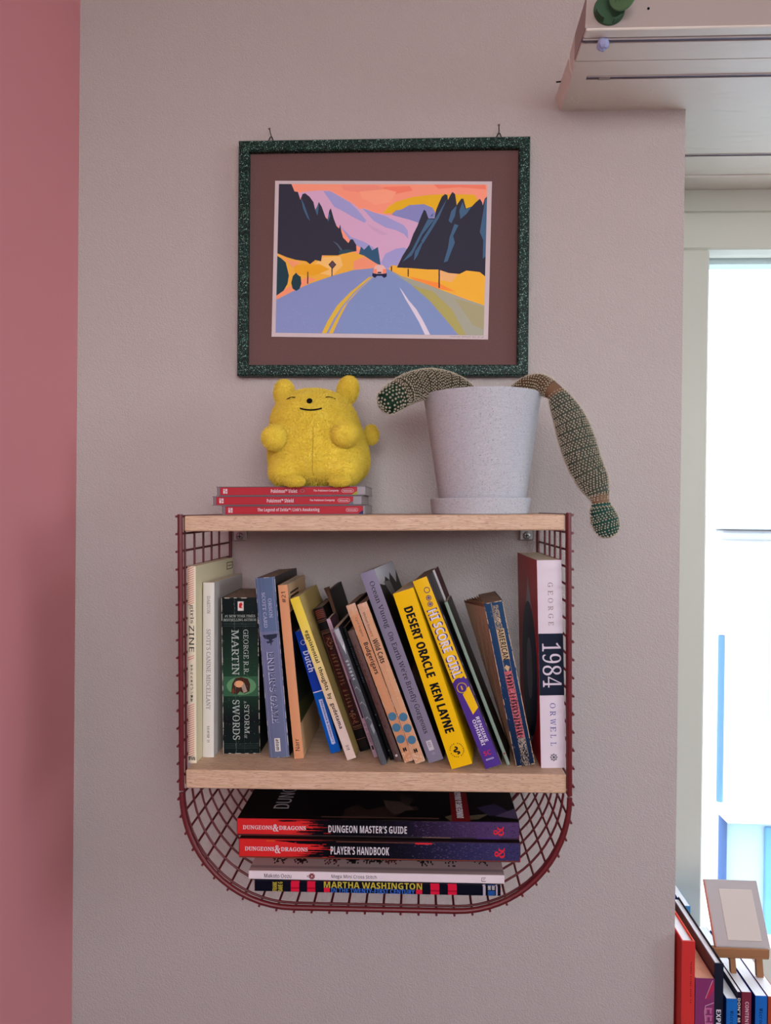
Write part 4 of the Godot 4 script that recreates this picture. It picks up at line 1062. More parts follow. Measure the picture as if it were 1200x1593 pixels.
		if k == 0:
			o = lying("thick dark hardback with torn red band and purple spine end, topmost in the basket", -0.1562, 0.1574, 1.1425, 0.1675, 0.0188, 0.152, sp, cvm, mat(Color(0.03, 0.03, 0.04)), page)
			along(o, "DUNGEONS", SERIFB, 0.022, 0.128, 0.50, 0.23, pale)
			along(o, "DRAGONS", SERIFB, 0.152, 0.248, 0.50, 0.23, pale)
			along(o, "DUNGEON MASTER'S GUIDE", BOLD, 0.328, 0.606, 0.48, 0.42, pale)
			lettering(o, "DUNGEON", SANS, Vector3(0.044, 0.0189, -0.085), Vector3(0, 0, -1), Vector3(-1, 0, 0), 0.110, 0.0175, Color(0.60, 0.57, 0.58))
			lettering(o, "DUNGEONS & DRAGONS", BOLD, Vector3(0.2496, 0.0189, -0.054), Vector3(0, 0, -1), Vector3(-1, 0, 0), 0.085, 0.0075, pale)
		else:
			o = lying("dark hardback with a torn red band and blue-purple spine end, second in the basket pile", -0.1520, 0.1574, 1.1216, 0.1757, 0.0206, 0.158, sp, mat(Color(0.10, 0.06, 0.06)), mat(Color(0.10, 0.05, 0.05)), page)
			along(o, "DUNGEONS", SERIFB, 0.022, 0.128, 0.50, 0.21, pale)
			along(o, "DRAGONS", SERIFB, 0.152, 0.248, 0.50, 0.21, pale)
			along(o, "PLAYER'S HANDBOOK", BOLD, 0.330, 0.538, 0.48, 0.42, pale)
		l = o.get_meta("l")
		var t: float = o.get_meta("t")
		lettering(o, "&", SERIFB, Vector3(0.1400 * l, 0.49 * t, 0.0001), Vector3.RIGHT, Vector3.UP, 0.020 * l, 0.42 * t, pale, "ampersand")
		lettering(o, "&", SERIFB, Vector3(0.927 * l, 0.50 * t, 0.0001), Vector3.UP, Vector3.LEFT, 0.54 * t, 0.036 * l, Color(0.80, 0.16, 0.22), "ampersand")

func stroke_part(o: Node3D, lines: Array, w: float, col: Color) -> void:
	var mb := MB.new()
	for q in lines: stroke(mb, q, w)
	part(o, "printed_mark", mb.mesh(), mat(col))

# ---------------------------------------------------------------- on the top plank
func game_cases() -> void:
	var clear := StandardMaterial3D.new()
	clear.albedo_color = Color(0.46, 0.42, 0.44); clear.roughness = 0.22
	var red := mat(Color(0.66, 0.17, 0.21), 0.4)
	var white := Color(0.80, 0.74, 0.76)
	var rows := [
		["topmost red game case under the plush toy, yellow-green corner on its spine", -0.1868, 1.5223, Color(0.55, 0.58, 0.16)],
		["middle red game case of the three, sticking out furthest towards the corner", -0.1914, 1.5112, Color(0.36, 0.40, 0.44)],
		["lowest red game case lying directly on the wood plank, dark blue corner on its spine", -0.1808, 1.5001, Color(0.08, 0.13, 0.34)]]
	for k in 3:
		var r: Array = rows[k]
		var o := thing("game_case", r[0], "game case", S * Transform3D(Basis.IDENTITY, Vector3(r[1], r[2], 0.131)), "red game cases stacked under the plush toy")
		var l := 0.1745 if k < 2 else 0.1680
		var t := 0.0108
		part(o, "case_shell", lohi(Vector3(0, 0, -0.104), Vector3(l, t, -0.0004), 0.0010), clear)
		part(o, "case_lip", MB.new().box(Vector3(l / 2, 0.0004, -0.050), Vector3(l + 0.0016, 0.0008, 0.1016), 0.0003).box(Vector3(l / 2, t - 0.0004, -0.050), Vector3(l + 0.0016, 0.0008, 0.1016), 0.0003).mesh(), clear)
		var x1 := 0.1640 if k < 2 else 0.1648
		part(o, "paper_insert", lohi(Vector3(0.0038, 0.0007, -0.003), Vector3(x1, t - 0.0009, 0.0004), 0.0004), red)
		part(o, "corner_flash", MB.new().hexa([Vector3(x1 - 0.0062, 0.0008, 0.0006), Vector3(x1, 0.0008, 0.0006), Vector3(x1, 0.0050, 0.0006), Vector3(x1 - 0.0031, 0.0029, 0.0006)], [Vector3(x1 - 0.0062, 0.0008, 0), Vector3(x1, 0.0008, 0), Vector3(x1, 0.0050, 0), Vector3(x1 - 0.0031, 0.0029, 0)]).mesh(), mat(r[3], 0.4))
		var y := t * 0.50
		var z := 0.00045
		# console mark: two rounded halves
		var lg := MB.new()
		lg.box(Vector3(0.0086, y, z), Vector3(0.0022, 0.0056, 0.0003), 0.0001)
		lg.box(Vector3(0.0114, y, z), Vector3(0.0022, 0.0056, 0.0003), 0.0001)
		part(o, "logo", lg.mesh(), mat(white))
		disc(o, "logo_dot", Vector3(0.0086, y + 0.0013, z + 0.0001), 0.0006, red, 0.0002)
		disc(o, "logo_dot", Vector3(0.0114, y - 0.0004, z + 0.0001), 0.0006, red, 0.0002)
		if k == 0:
			lettering(o, "Pokémon™ Violet", BOLD, Vector3(0.0790, y, z), Vector3.RIGHT, Vector3.UP, 0.0308, 0.0044, white)
			ring(o, "logo_ring", Vector3(0.1003, y, z), 0.0016, 0.00035, mat(Color(0.55, 0.45, 0.48)), 1.5)
		elif k == 1:
			lettering(o, "Pokémon™ Shield", BOLD, Vector3(0.0790, y, z), Vector3.RIGHT, Vector3.UP, 0.0312, 0.0044, white)
		else:
			lettering(o, "The Legend of Zelda™: Link's Awakening", BOLD, Vector3(0.0780, y, z), Vector3.RIGHT, Vector3.UP, 0.0725, 0.0050, white)
		if k < 2: lettering(o, "The Pokémon Company", BOLD, Vector3(0.1280, y, z), Vector3.RIGHT, Vector3.UP, 0.0292, 0.0030, white)
		var xr := 0.1531 if k < 2 else 0.1520
		lettering(o, "Nintendo", BOLD, Vector3(xr, y, z), Vector3.RIGHT, Vector3.UP, 0.0105, 0.0017, white)
		var cap := []
		for j in 24:
			var a := TAU * j / 24
			cap.append(Vector3(xr + signf(cos(a)) * 0.0050 + 0.0019 * cos(a), y + 0.0019 * sin(a), z))
		part(o, "logo_outline", MB.new().tube(cap, 0.00022, 5, true).mesh(), mat(white))

# soft round toy: distance field of blended ellipsoids, meshed with surface nets
var blobs := []
func field(p: Vector3) -> float:
	var d := 1.0
	for b in blobs:
		var c: Vector3 = b[0]
		var r: Vector3 = b[1]
		var q := (p - c) / r
		var ql := q.length()
		var e := ql * (ql - 1.0) / maxf((q / r).length(), 1e-6)
		var k: float = b[2]
		var h := clampf(0.5 + 0.5 * (d - e) / k, 0.0, 1.0)
		d = lerpf(d, e, h) - k * h * (1.0 - h)
	return d

func nets(lo: Vector3, hi: Vector3, cell: float) -> ArrayMesh:
	var nx := ceili((hi.x - lo.x) / cell) + 1
	var ny := ceili((hi.y - lo.y) / cell) + 1
	var nz := ceili((hi.z - lo.z) / cell) + 1
	var f := PackedFloat32Array()
	f.resize(nx * ny * nz)
	for z in nz:
		for y in ny:
			for x in nx: f[(z * ny + y) * nx + x] = field(lo + Vector3(x, y, z) * cell)
	var vid := PackedInt32Array()
	vid.resize(nx * ny * nz)
	vid.fill(-1)
	var vs := PackedVector3Array()
	var ns := PackedVector3Array()
	var st := [1, nx, nx * ny]
	for z in nz - 1:
		for y in ny - 1:
			for x in nx - 1:
				var at := (z * ny + y) * nx + x
				var acc := Vector3.ZERO
				var c := 0
				for ax in 3:
					var u: int = (ax + 1) % 3
					var w: int = (ax + 2) % 3
					for q in 4:
						var a: int = at + (st[u] if q & 1 else 0) + (st[w] if q & 2 else 0)
						var b: int = a + st[ax]
						if (f[a] < 0.0) != (f[b] < 0.0):
							var k := Vector3.ZERO
							k[u] = q & 1; k[w] = (q >> 1) & 1
							k[ax] = f[a] / (f[a] - f[b])
							acc += k; c += 1
				if c:
					var p := lo + (Vector3(x, y, z) + acc / c) * cell
					vid[at] = vs.size()
					vs.append(p)
					var e := 0.0006
					ns.append(Vector3(field(p + Vector3(e, 0, 0)) - field(p - Vector3(e, 0, 0)), field(p + Vector3(0, e, 0)) - field(p - Vector3(0, e, 0)), field(p + Vector3(0, 0, e)) - field(p - Vector3(0, 0, e))).normalized())
	var mb := MB.new()
	for z in range(1, nz - 1):
		for y in range(1, ny - 1):
			for x in range(1, nx - 1):
				var at := (z * ny + y) * nx + x
				for ax in 3:
					if (f[at] < 0.0) == (f[at + st[ax]] < 0.0): continue
					var u: int = st[(ax + 1) % 3]
					var w: int = st[(ax + 2) % 3]
					var i := [vid[at], vid[at - u], vid[at - u - w], vid[at - w]]
					if i.min() < 0: continue
					mb.tri(vs[i[0]], vs[i[1]], vs[i[2]], ns[i[0]], ns[i[1]], ns[i[2]])
					mb.tri(vs[i[0]], vs[i[2]], vs[i[3]], ns[i[0]], ns[i[2]], ns[i[3]])
	return mb.mesh()

func fuzz(parent: Node3D, m: ArrayMesh, cnt: int, length: float, col: Material, sd: int, called := "pile") -> void:
	var g := RandomNumberGenerator.new()
	g.seed = sd
	var a := m.surface_get_arrays(0)
	var vs: PackedVector3Array = a[Mesh.ARRAY_VERTEX]
	var ns: PackedVector3Array = a[Mesh.ARRAY_NORMAL]
	var tuft := MB.new()
	for k in 3:
		var a0 := TAU * k / 3
		var a1 := TAU * (k + 1) / 3
		var d0 := Vector3(cos(a0), 0.25, sin(a0))
		var d1 := Vector3(cos(a1), 0.25, sin(a1))
		tuft.tri(d0 * 0.22 - Vector3.UP * 0.3, d1 * 0.22 - Vector3.UP * 0.3, Vector3(0.12, 1, 0), d0.normalized(), d1.normalized(), (d0 + d1).normalized())
	var mm := MultiMesh.new()
	mm.transform_format = MultiMesh.TRANSFORM_3D
	mm.mesh = tuft.mesh()
	mm.instance_count = cnt
	var tris := vs.size() / 3
	var area := PackedFloat32Array()
	area.resize(tris)
	var sum := 0.0
	for k in tris:
		sum += (vs[k * 3 + 1] - vs[k * 3]).cross(vs[k * 3 + 2] - vs[k * 3]).length()
		area[k] = sum
	for k in cnt:
		var i := mini(area.bsearch(g.randf() * sum), tris - 1)
		var u := g.randf()
		var w := g.randf()
		if u + w > 1: u = 1 - u; w = 1 - w
		var p := vs[i * 3] + (vs[i * 3 + 1] - vs[i * 3]) * u + (vs[i * 3 + 2] - vs[i * 3]) * w
		var up := (ns[i * 3] + Vector3(g.randfn(), g.randfn() - 0.5, g.randfn()) * 0.35).normalized()
		var side := up.cross(Vector3(g.randfn(), g.randfn(), g.randfn())).normalized()
		var l := length * g.randf_range(0.6, 1.2)
		mm.set_instance_transform(k, Transform3D(Basis(side * l, up * l, side.cross(up) * l), p))
	var o := MultiMeshInstance3D.new()
	o.name = numbered(parent, called)
	o.multimesh = mm
	o.material_override = col
	o.set_meta("kind", "stuff")
	parent.add_child(o)

func plush() -> void:
	var at := Vector3(-0.0745, 1.5331, 0.082)
	var o := thing("plush_toy", "round yellow plush toy sitting on the stack of red game cases", "plush toy", S * Transform3D(Basis.IDENTITY, at))
	var fur := StandardMaterial3D.new()
	fur.albedo_texture = noise_tex(0.02, 3, [0.0, Color(0.85, 0.73, 0.20), 0.5, Color(0.89, 0.78, 0.25), 1.0, Color(0.92, 0.83, 0.33)], 256)
	fur.uv1_triplanar = true; fur.uv1_scale = Vector3.ONE * 9
	fur.roughness = 0.95
	var nap := noise_tex(0.09, 3, [], 256, FastNoiseLite.TYPE_SIMPLEX_SMOOTH, 5)
	nap.as_normal_map = true; nap.bump_strength = 6.0
	fur.normal_enabled = true; fur.normal_texture = nap; fur.normal_scale = 0.8
	fur.rim_enabled = true; fur.rim = 0.25; fur.rim_tint = 0.6
	blobs = [
		[Vector3(0, 0.044, 0), Vector3(0.0600, 0.0445, 0.050), 0.001],
		[Vector3(0.003, 0.024, 0.004), Vector3(0.0555, 0.0240, 0.050), 0.02],
		[Vector3(-0.005, 0.082, 0.004), Vector3(0.0510, 0.0370, 0.043), 0.022],
		[Vector3(-0.034, 0.0165, 0.030), Vector3(0.020, 0.0170, 0.026), 0.010],
		[Vector3(0.034, 0.0175, 0.030), Vector3(0.020, 0.0180, 0.026), 0.010]]
	var body := nets(Vector3(-0.075, -0.006, -0.065), Vector3(0.075, 0.130, 0.072), 0.0032)
	var bn := part(o, "body", body, fur)
	fuzz(o, body, 34000, 0.0026, fur, 51)
	# seams, paws, feet, ears, stub of a tail
	for q in [["paw", Vector3(-0.0455, 0.0570, 0.041), Vector3(0.0150, 0.0145, 0.0135)], ["paw", Vector3(0.0370, 0.0600, 0.0455), Vector3(0.0155, 0.0145, 0.0135)], ["foot", Vector3(-0.020, 0.0052, 0.057), Vector3(0.0120, 0.0052, 0.0085)], ["foot", Vector3(0.032, 0.0052, 0.056), Vector3(0.0120, 0.0052, 0.0085)], ["tail", Vector3(0.0635, 0.0660, -0.022), Vector3(0.0090, 0.0120, 0.0070)]]:
		blobs = [[q[1], q[2], 0.001]]
		var m := nets(q[1] - q[2] * 1.3, q[1] + q[2] * 1.3, q[2].x / 6.0)
		var pn := part(o, q[0], m, fur)
		fuzz(pn, m, 2200, 0.0024, fur, 60)
	for s in [[-0.0415, 0.1130, 0.16], [0.0355, 0.1165, -0.30]]:
		var c := Vector3(s[0], s[1], -0.004)
		var dirx := Vector3(-sin(s[2]), cos(s[2]), 0)
		blobs = [[c, Vector3(0.0125, 0.0150, 0.0085), 0.001], [c + dirx * 0.009, Vector3(0.0095, 0.0105, 0.007), 0.008]]
		var m := nets(c - Vector3(0.024, 0.028, 0.014), c + Vector3(0.024, 0.030, 0.014), 0.0024)
		var en := part(o, "ear", m, fur)
		fuzz(en, m, 3200, 0.0024, fur, 61)
	var dark := mat(Color(0.05, 0.04, 0.04), 0.6)
	var nz := MB.new()
	nz.lathe([Vector2(0, 0.0016), Vector2(0.0022, 0.0012), Vector2(0.0034, 0.0), Vector2(0.0034, -0.001)], 16)
	part(o, "nose", nz.mesh(), dark, Transform3D(Basis(Vector3.RIGHT, 1.15), surf(Vector3(-0.004, 0.099, 0.09)) + Vector3(0, 0.0008, 0.0014)))
	var mouth := []
	for k in 13:
		var x := (k - 6) / 6.0
		mouth.append(surf(Vector3(-0.002 + x * 0.0125, 0.0885 + 0.0022 * x * x, 0.09)) + Vector3(0, 0, 0.0012))
	part(o, "mouth_stitching", MB.new().tube(mouth, 0.0009, 6).mesh(), dark)
	for s in [-1.0, 1.0]:
		var ey := []
		for k in 8:
			var x := (k - 3.5) / 3.5
			ey.append(surf(Vector3(-0.004 + s * 0.0235 + x * 0.0055, 0.1035 + 0.0012 * (1 - x * x) - s * x * 0.0008, 0.09)) + Vector3(0, 0.0006, 0.0012))
		part(o, "closed_eye", MB.new().tube(ey, 0.0006, 6).mesh(), mat(Color(0.22, 0.15, 0.06), 0.7))
	var seam := []
	for k in 16: seam.append(surf(Vector3(0.001, 0.012 + k * 0.0038, 0.09)) + Vector3(0, 0, 0.0002))
	part(o, "seam", MB.new().tube(seam, 0.0004, 5).mesh(), mat(Color(0.66, 0.54, 0.18), 0.9))

# where a line along z meets the body
func surf(p: Vector3) -> Vector3:
	var keep := blobs
	blobs = [
		[Vector3(0, 0.044, 0), Vector3(0.0600, 0.0445, 0.050), 0.001],
		[Vector3(0.003, 0.024, 0.004), Vector3(0.0555, 0.0240, 0.050), 0.02],
		[Vector3(-0.005, 0.082, 0.004), Vector3(0.0510, 0.0370, 0.043), 0.022]]
	var z := p.z
	for k in 60:
		var d := field(Vector3(p.x, p.y, z))
		if d < 0.0003: break
		z -= maxf(d * 0.6, 0.0003)
	blobs = keep
	return Vector3(p.x, p.y, z)

# ---------------------------------------------------------------- pot and cactus
func resample(k: Array, step: float) -> Array:
	var out := []
	for i in k.size() - 1:
		var p0: Array = k[maxi(i - 1, 0)]
		var p1: Array = k[i]
		var p2: Array = k[i + 1]
		var p3: Array = k[mini(i + 2, k.size() - 1)]
		var a := Vector3(p1[0], p1[1], p1[2])
		var b := Vector3(p2[0], p2[1], p2[2])
		var cnt := maxi(1, roundi(a.distance_to(b) / step))
		for j in cnt:
			var t := float(j) / cnt
			out.append([a.cubic_interpolate(b, Vector3(p0[0], p0[1], p0[2]), Vector3(p3[0], p3[1], p3[2]), t), cubic_interpolate(p1[3], p2[3], p0[3], p3[3], t)])
	var e: Array = k[-1]
	out.append([Vector3(e[0], e[1], e[2]), e[3]])
	return out

func stem(o: Node3D, called: String, keys: Array, skin: Material, wart: Material, thorn: Material, dome: bool, row := 0.0036, sd := 1) -> MeshInstance3D:
	var g := RandomNumberGenerator.new()
	g.seed = sd
	var fine := resample(keys, 0.0012)
	if dome:   # round off the growing tip
		var q: Array = fine[-1]
		var d: Vector3 = (fine[-1][0] - fine[-4][0]).normalized()
		for k in range(1, 13):
			var a := PI / 2 * k / 12.0
			fine.append([q[0] + d * float(q[1]) * 0.9 * sin(a), maxf(float(q[1]) * cos(a), 0.0002)])
	var pts := []
	var rad := []
	for f in fine: pts.append(f[0]); rad.append(f[1])
	var st := part(o, called, MB.new().tube(pts, rad, 40).mesh(), skin)
	# areoles on a lattice: a wart and a star of spines on each
	var at := []
	var along_ := 0.0
	var next := 0.0015
	var odd := false
	for k in range(1, pts.size()):
		along_ += Vector2(pts[k].distance_to(pts[k - 1]), rad[k] - rad[k - 1]).length()
		if along_ < next: continue
		next += row * 0.86
		odd = not odd
		var r: float = rad[k]
		if r < 0.0012: continue
		var d: Vector3 = (pts[mini(k + 1, pts.size() - 1)] - pts[k - 1]).normalized()
		var slope: float = (rad[mini(k + 1, pts.size() - 1)] - rad[k - 1]) / maxf((pts[mini(k + 1, pts.size() - 1)] - pts[k - 1]).length(), 1e-5)
		var e1 := d.cross(Vector3(0.3, 0.2, 1)).normalized()
		var e2 := d.cross(e1)
		var cnt := maxi(5, roundi(TAU * r / row))
		for j in cnt:
			var a := TAU * (j + (0.5 if odd else 0.0)) / cnt + g.randfn() * 0.02
			var nrm: Vector3 = (e1 * cos(a) + e2 * sin(a) - d * clampf(slope, -3.0, 3.0)).normalized()
			at.append([pts[k] + (e1 * cos(a) + e2 * sin(a)) * r, nrm, d])
	var bump := MB.new()
	bump.lathe([Vector2(0.0, 0.42), Vector2(0.24, 0.34), Vector2(0.44, 0.10), Vector2(0.5, -0.1)], 8)
	var star := MB.new()
	for k in 9:
		var a := TAU * k / 8.0
		var dir := Vector3(cos(a) * 0.66, 0.62, sin(a) * 0.66) if k < 8 else Vector3(0.1, 1.1, 0)
		var side := dir.cross(Vector3.UP if k < 8 else Vector3.RIGHT).normalized() * 0.10
		var side2 := dir.cross(side).normalized() * 0.10
		var b := Vector3(0, 0.30, 0)
		star.tri(b + side, b - side, b + dir * 0.58, side2, side2, side2)
		star.tri(b + side2, b - side2, b + dir * 0.58, side, side, side)
	for w in [["tubercles", bump.mesh(), wart, 1.0], ["spines", star.mesh(), thorn, 1.0]]:
		var mm := MultiMesh.new()
		mm.transform_format = MultiMesh.TRANSFORM_3D
		mm.mesh = w[1]
		mm.instance_count = at.size()
		for k in at.size():
			var n: Vector3 = at[k][1]
			var s: Vector3 = n.cross(at[k][2]).normalized()
			var z := row * (0.92 if w[0] == "tubercles" else 1.10) * (0.9 + 0.2 * fposmod(k * 0.618, 1.0))
			mm.set_instance_transform(k, Transform3D(Basis(s * z, n * z, s.cross(n) * z), at[k][0]))
		var mi := MultiMeshInstance3D.new()
		mi.name = w[0]
		mi.multimesh = mm
		mi.material_override = w[2]
		mi.set_meta("kind", "stuff")
		st.add_child(mi)
	return st

func cactus() -> void:
	var stone := StandardMaterial3D.new()
	var im := Image.create(512, 512, false, Image.FORMAT_RGB8)
	im.fill(Color(0.68, 0.68, 0.70))
	var g := RandomNumberGenerator.new()
	g.seed = 301
	for k in 5000:
		var v := g.randf_range(0.58, 0.73)
		im.fill_rect(Rect2i(g.randi_range(0, 511), g.randi_range(0, 511), g.randi_range(2, 9), g.randi_range(2, 6)), Color(v * 1.02, v * 1.02, v * 1.05))
	for k in 420:
		var r := g.randi_range(1, 4)
		var v := g.randf_range(0.22, 0.45)
		im.fill_rect(Rect2i(g.randi_range(0, 511), g.randi_range(0, 511), r, g.randi_range(1, 4)), Color(v * 0.9, v * 0.92, v * 0.98))
	for k in 260: im.fill_rect(Rect2i(g.randi_range(0, 511), g.randi_range(0, 511), 3, 2), Color(0.82, 0.80, 0.80))
	stone.albedo_texture = ImageTexture.create_from_image(im)
	stone.uv1_triplanar = true; stone.uv1_scale = Vector3.ONE * 9.5
	stone.roughness = 0.85
	var sc := thing("saucer", "pale speckled stone saucer under the plant pot", "saucer", S * Transform3D(Basis.IDENTITY, Vector3(0.1195, 1.5001, 0.118)))
	part(sc, "dish", MB.new().lathe([Vector2(0, 0), Vector2(0.0550, 0), Vector2(0.0560, 0.0008), Vector2(0.0582, 0.0170), Vector2(0.0578, 0.0182), Vector2(0.0560, 0.0184), Vector2(0.0552, 0.0178), Vector2(0.0535, 0.0050), Vector2(0.0535, 0.0050), Vector2(0, 0.0050)], 64).mesh(), stone)
	var o := thing("potted_cactus", "speckled stone pot of trailing spiny cactus at the end of the top plank", "potted plant", S)
	var c := Vector3(0.1222, 1.5052, 0.118)
	part(o, "pot", MB.new().lathe([Vector2(0, 0), Vector2(0.0478, 0), Vector2(0.0486, 0.0008), Vector2(0.0676, 0.1300), Vector2(0.0676, 0.1318), Vector2(0.0668, 0.1325), Vector2(0.0622, 0.1325), Vector2(0.0614, 0.1318), Vector2(0.0606, 0.1200), Vector2(0.0590, 0.110)], 72, c).mesh(), stone)
	var soil := mat(Color(0.13, 0.09, 0.07), 1.0)
	part(o, "soil", MB.new().lathe([Vector2(0.0, 0.112), Vector2(0.03, 0.1125), Vector2(0.0596, 0.110), Vector2(0.0596, 0.105)], 40, c).mesh(), soil)
	var thorn := mat(Color(0.80, 0.76, 0.68), 0.6)
	var olive := mat(Color(0.25, 0.23, 0.17), 0.8)
	var grey := mat(Color(0.28, 0.31, 0.27), 0.8)
	var deep := mat(Color(0.10, 0.20, 0.14), 0.75)
	var teal := mat(Color(0.13, 0.30, 0.26), 0.75)
	var tan := mat(Color(0.36, 0.28, 0.20), 0.85)
	var s1 := stem(o, "stem", [[0.1260, 1.6180, 0.104, 0.0068], [0.1170, 1.6300, 0.106, 0.0090], [0.1030, 1.6420, 0.110, 0.0118], [0.0848, 1.6492, 0.118, 0.0140], [0.0623, 1.6501, 0.130, 0.0158], [0.0403, 1.6435, 0.145, 0.0157], [0.0246, 1.6330, 0.158, 0.0148]], olive, olive, thorn, false, 0.0031, 11)
	s1.set_meta("label", "thick olive stem arching over the toy side of the pot")
	stem(o, "stem_tip", [[0.0252, 1.6334, 0.1575, 0.0148], [0.0170, 1.6262, 0.1650, 0.0132]], deep, deep, thorn, true, 0.0042, 12)
	stem(o, "stem", [[0.1420, 1.6180, 0.118, 0.0062], [0.1530, 1.6330, 0.121, 0.0078], [0.1642, 1.6420, 0.125, 0.0090], [0.1749, 1.6465, 0.132, 0.0100], [0.1855, 1.6468, 0.138, 0.0100], [0.1965, 1.6398, 0.145, 0.0090]], tan, tan, thorn, false, 0.0030, 13)
	part(o, "woody_joint", MB.new().tube([Vector3(0.1910, 1.6436, 0.142), Vector3(0.1975, 1.6390, 0.1455), Vector3(0.2030, 1.6335, 0.1470), Vector3(0.2060, 1.6280, 0.1480)], [0.0088, 0.0096, 0.0100, 0.0090], 20).mesh(), mat(Color(0.44, 0.33, 0.25), 0.9))
	stem(o, "stem", [[0.2020, 1.6350, 0.147, 0.0080], [0.2077, 1.6235, 0.150, 0.0119], [0.2158, 1.6053, 0.152, 0.0159], [0.2235, 1.5814, 0.155, 0.0179], [0.2312, 1.5563, 0.158, 0.0172], [0.2398, 1.5364, 0.160, 0.0157], [0.2449, 1.5236, 0.162, 0.0112], [0.2467, 1.5150, 0.163, 0.0078]], grey, grey, thorn, false, 0.0032, 14)
	part(o, "woody_joint", MB.new().tube([Vector3(0.2435, 1.5280, 0.1615), Vector3(0.2455, 1.5210, 0.1622), Vector3(0.2470, 1.5140, 0.1632), Vector3(0.2478, 1.5085, 0.1636)], [0.0106, 0.0108, 0.0092, 0.0085], 20).mesh(), mat(Color(0.46, 0.36, 0.28), 0.9))
	stem(o, "stem_tip", [[0.2474, 1.5120, 0.1632, 0.0085], [0.2485, 1.5031, 0.164, 0.0118], [0.2512, 1.4930, 0.165, 0.0138], [0.2530, 1.4870, 0.1655, 0.0130]], teal, teal, thorn, true, 0.0031, 15)

